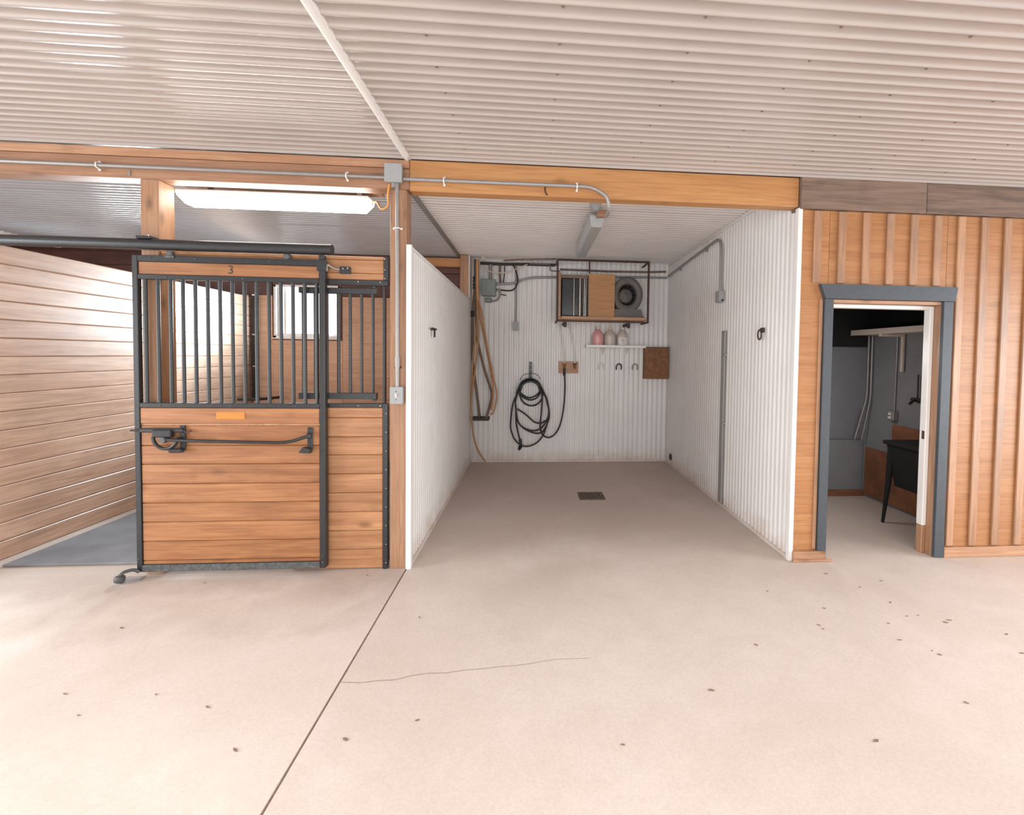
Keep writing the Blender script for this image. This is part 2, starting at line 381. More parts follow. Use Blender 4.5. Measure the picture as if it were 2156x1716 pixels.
for i in range(7):
    for j in range(8):
        sc.lathe([(0.009, 0), (0.006, -0.006)], (-0.5 + 0.61 * i, 1.8 + 0.242 * j, ZC + 0.0185), 6)
stuff(sc.build('screws', 'screw_dirt', ce))
# seams (joint strips) of the ceiling
struct(MB().prism([(SEAM - 0.022, ZC + 0.02), (SEAM - 0.022, ZC + 0.004), (SEAM - 0.004, ZC - 0.008), (SEAM + 0.006, ZC - 0.008), (SEAM + 0.010, ZC + 0.002), (SEAM + 0.026, ZC + 0.006), (SEAM + 0.026, ZC + 0.02)], 'Y', -3.1, D).build('trim_1', 'trim_white'))
struct(MB().prism([(-1.125, ZC + 0.02), (-1.125, ZC + 0.004), (-1.11, ZC - 0.012), (-1.085, ZC - 0.012), (-1.07, ZC + 0.004), (-1.07, ZC + 0.02)], 'Y', D + 0.16, YB - 0.02).build('trim_2', 'galv'))
struct(MB().prism([(-6.70, ZC + 0.02), (-6.70, ZC - 0.02), (-6.64, ZC - 0.02), (-6.60, ZC + 0.005), (-6.60, ZC + 0.02)], 'Y', D + 0.16, YB - 0.02).build('trim_3', 'trim_white'))
struct(MB().prism([(D - 0.052, ZC + 0.02), (D - 0.052, ZC + 0.004), (D - 0.040, ZC - 0.003), (D - 0.036, ZC - 0.003), (D - 0.036, ZC + 0.02)], 'X', -7.2, 7.2).build('trim_4', 'ceiling_metal'))
# ---- outer shell of the aisle (behind and beside the camera)
wb = struct(MB().box(-7.3, -3.6, -3.3, -3.1, 0, ZC + 0.1).box(2.4, 7.3, -3.3, -3.1, 0, ZC + 0.1).box(-3.6, 2.4, -3.3, -3.1, 3.0, ZC + 0.1).build('wall_rear', 'plywood'))
struct(MB().box(-7.4, -7.2, 3.0, 7.6, 0, ZC + 0.1).box(-7.4, -7.2, -3.2, -0.8, 0, ZC + 0.1).box(-7.4, -7.2, -0.8, 3.0, 2.7, ZC + 0.1).build('wall_left_end', 'red_wood'))
struct(MB().box(7.2, 7.4, 3.0, 7.6, 0, ZC + 0.1).box(7.2, 7.4, -3.2, -0.8, 0, ZC + 0.1).box(7.2, 7.4, -0.8, 3.0, 2.7, ZC + 0.1).build('wall_right_end', 'plywood'))
# ---- outside back wall: stall part (with window opening) and wash bay part
wx0, wx1, wz0, wz1 = -3.79, -2.845, 1.85, 2.63
vx0, vx1 = -6.30, -5.355
wbk = MB()
for a, b in ((-7.2, vx0), (vx1, wx0), (wx1, -1.0)): wbk.box(a, b, YB + 0.01, YB + 0.16, 0, ZC + 0.1)
for a, b in ((vx0, vx1), (wx0, wx1)): wbk.box(a, b, YB + 0.01, YB + 0.16, 0, wz0).box(a, b, YB + 0.01, YB + 0.16, wz1, ZC + 0.1)
wbk = struct(wbk.build('wall_back_left', 'red_wood'))
for a, b in ((-7.15, vx0 - 0.02), (vx1 + 0.03, XS - 0.05), (XS + 0.0, wx0 - 0.02), (wx1 + 0.03, -1.66), (-1.655, -1.03)):
    box('plywood_sheet', 'back_ply', wbk, a, b, YB - 0.006, YB + 0.0095, 0.0, 2.47, b=0.002)
box('plywood_sheet', 'back_ply', wbk, wx0 - 0.018, wx1 + 0.028, YB - 0.006, YB + 0.0095, 0.0, wz0 - 0.03, b=0.002)
for k in range(3):     # dark red boards above the plywood
    z = 2.475 + k * 0.19
    for (a, b) in ((-7.15, vx0 - 0.02), (vx1 + 0.03, wx0 - 0.02), (wx1 + 0.03, -1.03)) if z < wz1 else ((-7.15, -1.03),):
        box('board', 'red_wood', wbk, a, b, YB - 0.014, YB + 0.0095, z, z + 0.186, b=0.004)
wbb = struct(MB().box(-1.0, XR + 0.1, YB + 0.02, YB + 0.16, 0, ZC + 0.1).build('wall_back', 'bay_metal'))
xs = XL - 0.0
for k in range(4):
    a = xs + k * 0.762; b = min(a + 0.762, XR)
    ribbed('metal_sheet', 'bay_metal', wbb, 'Y', YB + 0.012 - 0.0008 * (k % 2), -1, a, b + 0.002, 0.025, ZC + 0.03, 0.0762, 0.009, PROF_W, XL)
MB().prism([(YB + 0.02, 0), (YB - 0.016, 0), (YB - 0.016, 0.022), (YB - 0.004, 0.03), (YB + 0.02, 0.03)], 'X', XL, XR).build('base_trim', 'bay_metal', wbb)

# ---- window
def window(name, p0, p1):
    win = struct(thing(name, 'x', 'x', ((p0 + p1) / 2, YB + 0.05, wz0)))
    del win['label']; del win['category']
    fm = MB()
    for (a, b, c, d) in ((p0, p0 + 0.035, wz0, wz1), (p1 - 0.035, p1, wz0, wz1), (p0, p1, wz0, wz0 + 0.035), (p0, p1, wz1 - 0.035, wz1)): fm.bbox(a, b, YB - 0.012, YB + 0.14, c, d, 0.003)
    fm.build('window_frame', 'trim_white', win)
    sm = MB()
    for (a, b, c, d) in ((p0 + 0.035, p0 + 0.17, wz0 + 0.035, wz0 + 0.07), (p0 + 0.035, p0 + 0.06, wz0 + 0.07, wz1 - 0.035), (p0 + 0.12, p0 + 0.155, wz0 + 0.07, wz1 - 0.035), (p1 - 0.075, p1 - 0.035, wz0 + 0.07, wz1 - 0.035), (p0 + 0.17, p1 - 0.035, wz0 + 0.035, wz0 + 0.07)): sm.bbox(a, b, YB + 0.04, YB + 0.09, c, d, 0.003)
    sm.build('window_sash', 'trim_white', win)
    MB().box(p0 + 0.035, p1 - 0.035, YB + 0.062, YB + 0.068, wz0 + 0.035, wz1 - 0.035).build('pane', 'glass', win)
    MB().bbox(p0 - 0.012, p1 + 0.012, YB - 0.04, YB + 0.0, wz0 - 0.018, wz0, 0.003).build('window_sill', 'trim_white', win)
window('window_1', wx0, wx1); window('window_2', vx0, vx1)

# ---- stall wall on the left: horizontal tongue and groove boards
wl = struct(MB().box(XS - 0.09, XS - 0.035, 3.55, YB - 0.02, 0.0, 2.42).build('wall_far_left', 'stall_wood'))
nb = 17; h = 2.44 / nb
def plank_mesh(name, L, Wd, T, bev):
    pr = [(-T / 2, -Wd / 2 + bev), (-T / 2, Wd / 2 - bev), (-T / 2 + bev, Wd / 2), (T / 2, Wd / 2), (T / 2, -Wd / 2), (-T / 2 + bev, -Wd / 2)]
    v = [(-L / 2, y, z) for y, z in pr] + [(L / 2, y, z) for y, z in pr]; n = len(pr)
    me = bpy.data.meshes.new(name); me.from_pydata(v, [], [tuple(range(n))[::-1], tuple(range(n, 2 * n))] + [(i, (i + 1) % n, n + (i + 1) % n, n + i) for i in range(n)]); me.update(); return me
pm = plank_mesh('board', YB - 0.02 - 3.55, h - 0.002, 0.036, 0.007); pm.materials.append(M['stall_wood'])
for k in range(nb):
    o = link(bpy.data.objects.new('board', pm), (XS - 0.018 + random.uniform(-.0015, .0015), (3.55 + YB - 0.02) / 2, h * (k + 0.5) + 0.001), wl); o.rotation_euler = (0, 0, PI / 2)

# ---- partition between stall and wash bay
pw = struct(MB().box(XL - 0.085, XL - 0.018, D + 0.15, YB, 0.0, 2.43).build('wall_left', 'stall_wood'))
for k in range(4):
    a = D + 0.025 + k * 0.914; b = min(a + 0.914, YB)
    ribbed('metal_sheet', 'bay_metal', pw, 'X', XL - 0.012 + 0.0008 * (k % 2), 1, a, b + 0.002, 0.02, 2.44, 0.0762, 0.010, PROF_W, D)
for k in range(16):
    box('board', 'back_ply', pw, XL - 0.125, XL - 0.086, D + 0.15, YB - 0.02, k * 0.152 + 0.001, k * 0.152 + 0.15, b=0.006)
MB().prism([(XL - 0.02, D + 0.03), (XL - 0.02, D - 0.012), (XL + 0.018, D - 0.012), (XL + 0.018, D + 0.03)], 'Z', 0.0, 2.462).build('corner_trim', 'trim_white', pw)
MB().bbox(XL - 0.13, XL + 0.012, D + 0.03, YB, 2.44, 2.46, 0.003).build('cap_trim', 'trim_white', pw)
MB().prism([(XL - 0.01, 0.0), (XL + 0.014, 0.0), (XL + 0.014, 0.02), (XL + 0.004, 0.026), (XL - 0.01, 0.026)], 'Y', D + 0.03, YB - 0.02).build('base_trim', 'bay_metal', pw)

# ---- right wall of the wash bay
wr = struct(MB().box(XR + 0.016, XR + 0.09, D + 0.005, YB + 0.02, 0.0, ZC + 0.02).build('wall_right', 'plywood'))
for k in range(5):
    a = D + 0.02 + k * 0.80; b = min(a + 0.80, YB)
    if b - a > 0.02: ribbed('metal_sheet', 'bay_metal', wr, 'X', XR + 0.012 - 0.0008 * (k % 2), -1, a, b + 0.002, 0.02, ZC + 0.01, 0.0727, 0.010, PROF_W, D)
MB().prism([(XR + 0.018, D + 0.03), (XR + 0.018, D - 0.012), (XR - 0.018, D - 0.012), (XR - 0.018, D + 0.03)], 'Z', 0.0, 2.85).build('corner_trim', 'trim_white', wr)
MB().bbox(XR - 0.016, XR + 0.012, D + 0.13, YB - 0.02, ZC - 0.018, ZC + 0.012, 0.003).build('cap_trim', 'trim_white', wr)
MB().prism([(XR + 0.01, 0.0), (XR - 0.014, 0.0), (XR - 0.014, 0.02), (XR - 0.004, 0.026), (XR + 0.01, 0.026)], 'Y', D + 0.03, YB - 0.02).build('base_trim', 'bay_metal', wr)

# ---- sheathed wall with the doorway on the right
X0, X1, ZD = 2.40, 3.365, 2.105
wf = struct(MB().box(XR + 0.10, X0 - 0.025, D + 0.016, D + 0.12, 0, 2.84).box(X1 + 0.025, 7.2, D + 0.016, D + 0.12, 0, 2.84).box(X0 - 0.025, X1 + 0.025, D + 0.016, D + 0.12, ZD + 0.03, 2.84).build('wall_front_right', 'plywood'))
for (a, b, c, d) in ((XR + 0.02, X0 - 0.028, 0.0, 2.84), (X0 - 0.026, X1 + 0.026, ZD + 0.03, 2.84), (X1 + 0.028, 4.585, 0.0, 2.84), (4.59, 5.8, 0.0, 2.84), (5.805, 7.19, 0.0, 2.84)):
    box('plywood_sheet', 'plywood', wf, a, b, D + 0.002, D + 0.0155, c, d, b=0.0015)
bats = [2.266 + 0.2062 * i for i in range(24)]
for i, x in enumerate(bats):
    z0 = 0.095
    if X0 - 0.08 < x < X1 + 0.09: z0 = 2.26
    if x < 2.31: z0 = 2.26 if i == 0 else z0
    box('batten', 'batten', wf, x - 0.032, x + 0.032, D - 0.018, D + 0.0018, z0, 2.835, b=0.004)
    if i == 0: box('batten', 'batten', wf, X0 - 0.098, X0 - 0.07, D - 0.012, D + 0.0018, 0.095, 2.135, b=0.003)
struct(MB().bbox(3.447, 7.19, D - 0.03, D + 0.001, 0.0, 0.088, 0.004).build('baseboard_right', 'baseboard'))
struct(MB().bbox(XR + 0.012, X0 - 0.0, D - 0.04, D + 0.001, 0.012, 0.082, 0.004).build('baseboard_left', 'baseboard'))
struct(MB().bbox(XR + 0.0, X0 + 0.05, D - 0.055, D - 0.042, 0.001, 0.022, 0.004).build('trim_5', 'baseboard'))
# door casing
dr = struct(thing('door_1', 'x', 'x', ((X0 + X1) / 2, D, 0))); del dr['label']; del dr['category']
MB().bbox(X0 - 0.066, X0 + 0.008, D - 0.03, D + 0.0015, 0.01, 2.135, 0.003).build('casing', 'slate_paint', dr)
MB().bbox(X1 - 0.008, X1 + 0.078, D - 0.03, D + 0.0015, 0.01, 2.135, 0.003).build('casing', 'slate_paint', dr)
MB().prism([(X0 - 0.068, 2.135), (X1 + 0.08, 2.135), (X1 + 0.098, 2.25), (X0 - 0.112, 2.25)], 'Y', D - 0.042, D + 0.0015).build('head_casing', 'slate_paint', dr)
MB().bbox(X0 - 0.024, X0 - 0.002, D + 0.0, D + 0.14, 0.0, ZD + 0.002, 0.002).build('jamb', 'baseboard', dr)
MB().bbox(X1 + 0.002, X1 + 0.024, D + 0.0, D + 0.14, 0.0, ZD + 0.002, 0.002).build('jamb', 'batten', dr)
MB().bbox(X0 - 0.024, X1 + 0.024, D + 0.0, D + 0.14, ZD + 0.003, ZD + 0.028, 0.002).build('jamb_head', 'baseboard', dr)
MB().bbox(X1 - 0.036, X1 + 0.001, D + 0.075, D + 0.14, 0.24, ZD, 0.004).build('stop_moulding', 'trim_white', dr)
MB().bbox(X1 - 0.034, X1 + 0.001, D + 0.078, D + 0.14, 0.0, 0.239, 0.004).build('chewed_moulding_end', 'post_wood', dr)
MB().bbox(X0 - 0.001, X1 - 0.037, D + 0.075, D + 0.14, ZD - 0.03, ZD + 0.001, 0.003).build('stop_moulding', 'trim_white', dr)
MB().bbox(X1 - 0.040, X1 - 0.0365, D + 0.085, D + 0.11, 0.98, 1.05, 0.001).build('strike_plate', 'rust_steel', dr)

# ---- little room behind the doorway
rb = struct(MB().box(XR + 0.10, 4.14, 5.55, 5.66, 0, 2.7).build('wall_room_back', 'room_grey'))
MB().bbox(XR + 0.1, 4.018, 5.47, 5.549, 0.0, 0.675, 0.006).build('low_curb', 'room_grey', rb)
MB().bbox(XR + 0.1, 4.018, 5.43, 5.469, 0.0, 0.07, 0.006).build('base_board', 'room_brown', rb)
rr_ = struct(MB().box(4.02, 4.14, D + 0.12, 5.549, 0, 2.7).build('wall_room_right', 'room_grey'))
MB().bbox(4.0, 4.019, D + 0.13, 5.42, 0.03, 0.60, 0.003).build('plywood_sheet', 'room_brown', rr_)
MB().bbox(4.0, 4.019, D + 0.13, 5.0, 0.604, 0.93, 0.003).build('plywood_sheet', 'room_brown', rr_)
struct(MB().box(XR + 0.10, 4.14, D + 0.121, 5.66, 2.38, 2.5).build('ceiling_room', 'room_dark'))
struct(MB().bbox(XR + 0.1, 4.019, 5.42, 5.5495, 1.80, 2.379, 0.01).build('dark_upper_sheet_back', 'room_dark'))  # near-black sheet covering the upper back wall of the room
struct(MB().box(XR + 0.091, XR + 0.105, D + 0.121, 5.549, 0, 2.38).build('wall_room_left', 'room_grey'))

struct(MB().bbox(3.996, 4.019, D + 0.13, 5.415, 1.99, 2.379, 0.004).build('dark_upper_sheet_right', 'room_dark'))  # near-black sheet covering the upper right wall of the room

# ================================================================== POSTS AND BEAMS
t = thing('header_beam', 'long brown spruce beam over the horse stall with conduit strapped to it', 'beam', (-4.0, D + 0.06, 2.87))
MB().bbox(-7.15, XL - 0.002, D + 0.0, D + 0.13, 2.872, 3.024, 0.004).build('main_plank', 'beam_wood', t)
MB().bbox(-7.15, XL - 0.002, D - 0.012, D + 0.13, 3.026, ZC + 0.0, 0.004).build('top_plank', 'baseboard', t)
tag(MB().bbox(XL + 0.0, XR - 0.012, D - 0.002, D + 0.115, 2.862, ZC + 0.005, 0.005).build('header_beam', 'pale_beam'), 'pale orange laminated beam spanning the wash bay opening', 'beam')
t = thing('header_beam', 'dark grey stained beam above the battened plywood wall', 'beam', (4.5, D + 0.05, 2.84))
MB().bbox(XR - 0.008, 3.168, D - 0.034, D + 0.12, 2.842, ZC + 0.008, 0.005).build('plank', 'dark_beam', t)
MB().bbox(3.172, 7.19, D - 0.030, D + 0.12, 2.842, ZC + 0.008, 0.005).build('plank', 'dark_beam', t)
tag(MB().bbox(-1.072, XL - 0.021, D, D + 0.148, 0.0, 2.871, 0.005).build('support_post', 'post_wood'), 'brown spruce post with light switch, between stall front and wash bay', 'post')
tag(MB().bbox(-2.812, -2.690, D, D + 0.158, 0.0, 2.871, 0.005).build('support_post', 'post_wood'), 'brown spruce post behind the sliding door, side lit by the lamp', 'post')
t = thing('corner_post', 'pale post in the far left corner of the wash bay above the partition', 'post', (-1.0, 7.2, 2.46))
MB().bbox(-1.06, XL - 0.006, 7.085, 7.26, 2.461, ZC + 0.0, 0.004).build('post_stub', 'post_wood', t)
MB().bbox(XL - 0.005, XL + 0.008, 7.075, YB - 0.02, 2.461, ZC + 0.0, 0.003).build('white_edge_trim', 'trim_white', t)
tag(MB().bbox(-1.75, -1.07, 7.22, 7.30, 2.93, 3.06, 0.004).build('roof_brace', 'pale_beam'), 'short wood brace under the ceiling seen over the partition', 'beam')

# ================================================================== STALL FRONT
Y0 = 3.64   # front of the sliding door frame
t = thing('stall_door', 'black steel and pine sliding stall door with bars and number 3', 'door', (-2.165, Y0 + 0.02, 0.035))
def fr(name, a, b, c, d, y0=Y0, y1=Y0 + 0.04, m='black_steel'): return MB().bbox(a, b, y0, y1, c, d, 0.003).build(name, m, t)
fr('stile', -2.826, -2.790, 0.045, 2.318); fr('stile', -1.556, -1.516, 0.045, 2.318, Y0, Y0 + 0.052)
fr('top_rail', -2.789, -1.557, 2.274, 2.318); fr('bar_rail', -2.789, -1.557, 2.150, 2.184); fr('middle_rail', -2.789, -1.557, 1.236, 1.270)
br = fr('bottom_rail', -2.789, -1.557, 0.045, 0.094, Y0 - 0.004, Y0 + 0.04, 'dusty_steel')
hb = MB().bbox(-2.789, -1.557, Y0 + 0.008, Y0 + 0.032, 2.185, 2.273, 0.003).build('header_board', 'door_wood', t)
bs = [0.095, 0.122, 0.263, 0.404, 0.544, 0.683, 0.826, 0.962, 1.108]
for a, b in zip(bs[:-1], bs[1:]):
    x0, x1 = -2.789, -1.557
    MB().bbox(x0, x1, Y0 + 0.008, Y0 + 0.032, a + 0.001, b - 0.001, 0.005).build('board', 'door_wood', t)
MB().bbox(-2.789, -1.557, Y0 + 0.004, Y0 + 0.032, 1.122, 1.234, 0.004).build('board', 'door_wood', t)
MB().prism([(Y0 + 0.016, 1.121), (Y0 + 0.032, 1.121), (Y0 + 0.032, 1.108), (Y0 + 0.010, 1.108)], 'X', -2.789, -1.557).build('bevel_strip', 'batten', t)
for k in range(15):
    MB().cyl((-2.752 + 0.0838 * k, Y0 + 0.02, 1.268), (-2.752 + 0.0838 * k, Y0 + 0.02, 2.152), 0.0125, 12).build('bar', 'black_steel', t)
MB().bbox(-2.273, -2.078, Y0 + 0.0005, Y0 + 0.004, 1.155, 1.205, 0.001).build('name_plate', 'amber', t)
cu = bpy.data.curves.new('digit', 'FONT'); cu.body = '3'; cu.size = 0.085; cu.extrude = 0.0006; cu.align_x = 'CENTER'; cu.align_y = 'CENTER'
tmp = bpy.data.objects.new('digit', cu); COL.objects.link(tmp)
bpy.context.view_layer.update()
me = bpy.data.meshes.new_from_object(tmp.evaluated_get(bpy.context.evaluated_depsgraph_get())); bpy.data.objects.remove(tmp)
me.materials.clear(); me.materials.append(M['ink'])
o = link(bpy.data.objects.new('stall_number', me), (-2.167, Y0 + 0.007, 2.228), t); o.rotation_euler = (PI / 2, 0, 0)
# hangers to the track
for nm, x in (('hanger', -1.535), ('hanger', -2.575)):
    hg = MB().bbox(x - 0.02, x + 0.02, Y0 - 0.004, Y0 + 0.03, 2.319, 2.352, 0.003)
    hg.bbox(x - 0.034, x + 0.034, Y0 - 0.006, Y0 - 0.0005, 2.24 if x > -2 else 2.30, 2.318, 0.002)
    hg.build(nm, 'dusty_steel' if x < -2 else 'black_steel', t)
MB().lathe([(0.016, -0.02), (0.026, -0.012), (0.026, 0.012), (0.016, 0.02)], (-1.782, Y0 + 0.02, 2.335), 14, 'Y').build('track_roller', 'dusty_steel', t)
bo = MB()
for (x, z) in [(-2.70, 2.30), (-2.40, 2.30), (-1.9, 2.30), (-2.60, 2.168), (-2.08, 2.168), (-2.65, 1.252), (-2.17, 1.252), (-1.72, 1.252), (-2.808, 0.14), (-1.536, 0.14), (-1.536, 0.09)]:
    bo.lathe([(0.0065, 0), (0.0055, -0.004), (0.002, -0.006)], (x, Y0, z), 8, 'Y')
stuff(bo.build('rivets', 'dusty_steel', t))
# latch with lever bar
la = MB().bbox(-2.778, -2.485, Y0 - 0.026, Y0 - 0.008, 1.060, 1.092, 0.006).bbox(-2.68, -2.555, Y0 - 0.044, Y0 - 0.004, 1.028, 1.082, 0.006).build('latch', 'black_steel', t)
MB().bbox(-2.518, -2.482, Y0 - 0.008, Y0 + 0.006, 0.93, 1.108, 0.003).build('back_plate', 'black_steel', la)
MB().bbox(-2.572, -2.48, Y0 - 0.05, Y0 - 0.0085, 0.918, 0.948, 0.008).build('rest_lip', 'black_steel', la)
MB().cyl((-2.838, Y0 - 0.017, 1.074), (-2.778, Y0 - 0.017, 1.075), 0.007, 10).build('bolt_tip', 'black_steel', la)
MB().tube(bend([(-2.484, Y0 - 0.017, 1.074), (-2.462, Y0 - 0.017, 1.06), (-2.435, Y0 - 0.017, 1.074)], 0.01), 0.005, 8).build('pull_wire', 'rust_steel', la)
arc = [(-2.598 + 0.082 * math.cos(a), Y0 - 0.03, 1.028 + 0.082 * math.sin(a)) for a in [PI * 0.98 + i * PI * 1.02 / 14 for i in range(15)]]
MB().tube(arc, 0.012, 8).build('swing_ring', 'black_steel', la)
lv = smooth_pts([(-2.612, Y0 - 0.045, 1.016), (-2.5, Y0 - 0.047, 1.009), (-2.2, Y0 - 0.052, 1.001), (-1.93, Y0 - 0.052, 0.995), (-1.80, Y0 - 0.05, 0.993), (-1.72, Y0 - 0.046, 1.004), (-1.66, Y0 - 0.036, 1.024), (-1.622, Y0 - 0.022, 1.036)], 5)
MB().tube(lv, 0.0115, 10).build('lever_bar', 'black_steel', la)
MB().lathe([(0.02, -0.03), (0.024, -0.02), (0.02, 0.02)], (-2.602, Y0 - 0.03, 1.012), 12, 'Y').build('pivot', 'dusty_steel', la)
hp = MB().bbox(-1.640, -1.603, Y0 - 0.006, Y0 + 0.006, 0.925, 1.095, 0.004).build('lever_holder', 'black_steel', t)
MB().bbox(-1.636, -1.606, Y0 - 0.034, Y0 - 0.0065, 1.018, 1.056, 0.006).build('clip', 'black_steel', hp)
MB().prism([(-1.682, 0.918), (-1.606, 0.912), (-1.606, 0.945), (-1.655, 0.955)], 'Y', Y0 - 0.05, Y0 - 0.0065).build('rest_lip', 'black_steel', hp)

tag(MB().cyl((-7.1, Y0 + 0.02, 2.3945), (-1.468, Y0 + 0.02, 2.398), 0.038, 20).build('door_track', 'black_steel'), 'black tubular overhead track carrying the sliding stall door', 'rail')
t = thing('track_bracket', 'small black bracket bolting the door track to the post', 'bracket', (-2.75, 3.69, 2.44))
MB().bbox(-2.79, -2.69, Y0 - 0.01, D - 0.0005, 2.433, 2.452, 0.003).build('plate', 'black_steel', t)
MB().lathe([(0.012, 0), (0.012, 0.01), (0.006, 0.014)], (-2.735, Y0 + 0.02, 2.453), 8).build('bolt', 'chrome', t)
tag(MB().prism([(-2.895, 3.55), (-2.855, 3.545), (-2.775, 3.60), (-2.79, 3.66), (-2.90, 3.66)], 'Z', 0.0005, 0.007).build('floor_plate', 'galv'), 'thin grey steel plate on the floor at the door corner', 'plate')
t = thing('floor_guide', 'grey roller guide at the bottom left corner of the stall door', 'guide', (-2.86, 3.60, 0.012))
MB().lathe([(0.012, 0), (0.030, 0.004), (0.033, 0.018), (0.033, 0.034), (0.024, 0.042)], (-2.878, 3.56, 0.013), 14).build('roller', 'dusty_steel', t)
MB().tube(bend([(-2.878, 3.56, 0.055), (-2.866, 3.575, 0.075), (-2.83, 3.622, 0.075), (-2.80, 3.63, 0.05)], 0.02), 0.012, 8).build('arm', 'dusty_steel', t)

# fixed panel right of the door
t = thing('stall_front_panel', 'fixed stall front panel of pine boards and black bars right of the door', 'panel', (-1.4, D + 0.02, 0))
PY = D - 0.005
fr('stile', -1.123, -1.088, 0.0, 1.268, PY, PY + 0.04); fr('stile', -1.123, -1.106, 1.269, 2.150, PY, PY + 0.04)
fr('top_rail', -1.78, -1.086, 2.151, 2.190, PY, PY + 0.04); fr('middle_rail', -1.78, -1.124, 1.236, 1.268, PY, PY + 0.04)
fr('end_plate', -1.116, -1.082, 2.191, 2.365, PY, PY + 0.012)
zs = [0.006, 0.154, 0.297, 0.442, 0.588, 0.732, 0.877, 1.014, 1.158, 1.236]
for a, b in zip(zs[:-1], zs[1:]): MB().bbox(-1.78, -1.1235, PY + 0.008, PY + 0.038, a + 0.001, b - 0.001, 0.005).build('board', 'panel_wood', t)
for (a, b, m) in ((2.192, 2.240, 'panel_wood'), (2.242, 2.340, 'panel_wood'), (2.342, 2.368, 'panel_wood')):
    MB().bbox(-2.69 + 0.002, -1.117, PY + 0.010 + (0.004 if b > 2.36 else 0), PY + 0.042, a, b, 0.005).build('board', m, t)
for x in (-1.702, -1.617, -1.533, -1.449, -1.365, -1.283, -1.200):
    MB().cyl((x, PY + 0.02, 1.345), (x, PY + 0.02, 2.09), 0.0115, 12).build('bar', 'black_steel', t)
MB().bbox(-1.726, -1.166, PY - 0.004, PY + 0.04, 2.086, 2.128, 0.003).build('feed_gate_rail', 'black_steel', t)
MB().bbox(-1.730, -1.168, PY - 0.004, PY + 0.04, 1.300, 1.346, 0.003).build('feed_gate_rail', 'black_steel', t)
MB().prism([(-1.20, 1.299), (-1.17, 1.299), (-1.178, 1.284), (-1.192, 1.284)], 'Y', PY, PY + 0.03).build('gate_pin', 'black_steel', t)
MB().prism([(-1.20, 2.129), (-1.17, 2.129), (-1.178, 2.150), (-1.192, 2.150)], 'Y', PY, PY + 0.03).build('gate_pin', 'black_steel', t)
st = MB().bbox(-1.43, -1.355, PY - 0.012, PY + 0.0095, 2.232, 2.284, 0.002).build('stay_bracket', 'black_steel', t)
MB().tube(bend([(-1.43, PY - 0.006, 2.262), (-1.47, PY - 0.012, 2.266), (-1.505, PY - 0.05, 2.29), (-1.505, PY - 0.05, 2.24)], 0.02), 0.008, 8).build('stay_roller', 'galv', st)
bo = MB()
for x in (-1.405, -1.372): bo.lathe([(0.007, 0), (0.006, -0.005), (0.002, -0.008)], (x, PY - 0.012, 2.268 if x < -1.38 else 2.272), 8, 'Y')
for z in (2.35, 2.27, 2.205): bo.lathe([(0.006, 0), (0.005, -0.004), (0.002, -0.006)], (-1.107, PY, z), 8, 'Y')
for i in range(9): bo.lathe([(0.005, 0), (0.004, -0.003), (0.002, -0.005)], (-1.098, PY, 0.05 + 0.143 * i), 8, 'Y')
for x in (-1.30, -1.14): bo.lathe([(0.006, 0), (0.005, -0.004), (0.002, -0.006)], (x, PY, 2.176), 8, 'Y'); bo.lathe([(0.006, 0), (0.005, -0.004), (0.002, -0.006)], (x, PY, 1.25), 8, 'Y')
stuff(bo.build('bolts', 'chrome', t))

# stall interior
tag(MB().bbox(XS + 0.13, -1.10, D + 0.17, YB - 0.06, 0.001, 0.018, 0.006).build('rubber_mat', 'mat'), 'grey rubber mat covering the stall floor behind the door', 'mat')
t = thing('corner_feeder', 'black steel corner rack on the far wall of the stall', 'feeder', (-3.98, 7.3, 0.95))
MB().bbox(-4.06, -4.00, 7.30, 7.365, 0.95, 2.46, 0.004).build('upright', 'black_steel', t)
MB().tube(bend([(-4.06, 6.95, 0.98), (-3.75, 7.05, 0.98), (-3.68, 7.34, 0.98)], 0.2, 8), 0.02, 10).build('rim', 'black_steel', t)
cl = MB()
for z in (2.45, 1.88, 1.42): cl.bbox(-4.045, -3.985, 7.285, 7.299, z, z + 0.02, 0.002)
stuff(cl.build('clips', 'chrome', t))

# ================================================================== LAMPS AND CONDUIT
t = thing('strip_light', 'lit white fluorescent strip light under the stall beam', 'lamp', (-1.99, 3.95, 2.87))
def fixture(t, ax, c, L, w, hh, m_body, m_tube):
    """weatherproof strip fixture: body tray on top, diffuser below with sloped ends; ax along X or Y"""
    def place(mb, name, m):
        v = []
        for (p, q, z) in mb.v: v.append((c[0] + p, c[1] + q, c[2] + z) if ax == 'X' else (c[0] + q, c[1] + p, c[2] + z))
        mb.v = v; return mb.build(name, m, t)
    a = L / 2; k = w / 2
    place(MB().bbox(-a, a, -k, k, -0.02, 0.0, 0.006), 'housing', m_body)
    d = MB(); v = []
    for (l, ww, z) in ((a - 0.004, k - 0.004, -0.021), (a - 0.01, k - 0.008, -0.045), (a - 0.06, k * 0.7, -hh)):
        v += [(-l, -ww, z), (l, -ww, z), (l, ww, z), (-l, ww, z)]
    fs = [(3, 2, 1, 0), (8, 9, 10, 11)]
    for r in (0, 4):
        for i in range(4): fs.append((r + i, r + (i + 1) % 4, r + 4 + (i + 1) % 4, r + 4 + i))
    d.add(v, fs); place(d, 'diffuser', m_tube)
    for sg in (-1, 1): place(MB().bbox(sg * a - 0.006, sg * a + 0.006, -0.016, 0.016, -0.05, -0.01, 0.003), 'end_clip', m_body)
fixture(t, 'X', (-1.99, 3.95, 2.868), 1.42, 0.15, 0.105, 'cap_white', 'tube')
for x in (-2.5, -1.36): MB().bbox(x - 0.02, x + 0.02, 3.90, 3.98, 2.869, 2.90, 0.003).build('mounting_clip', 'galv', t)
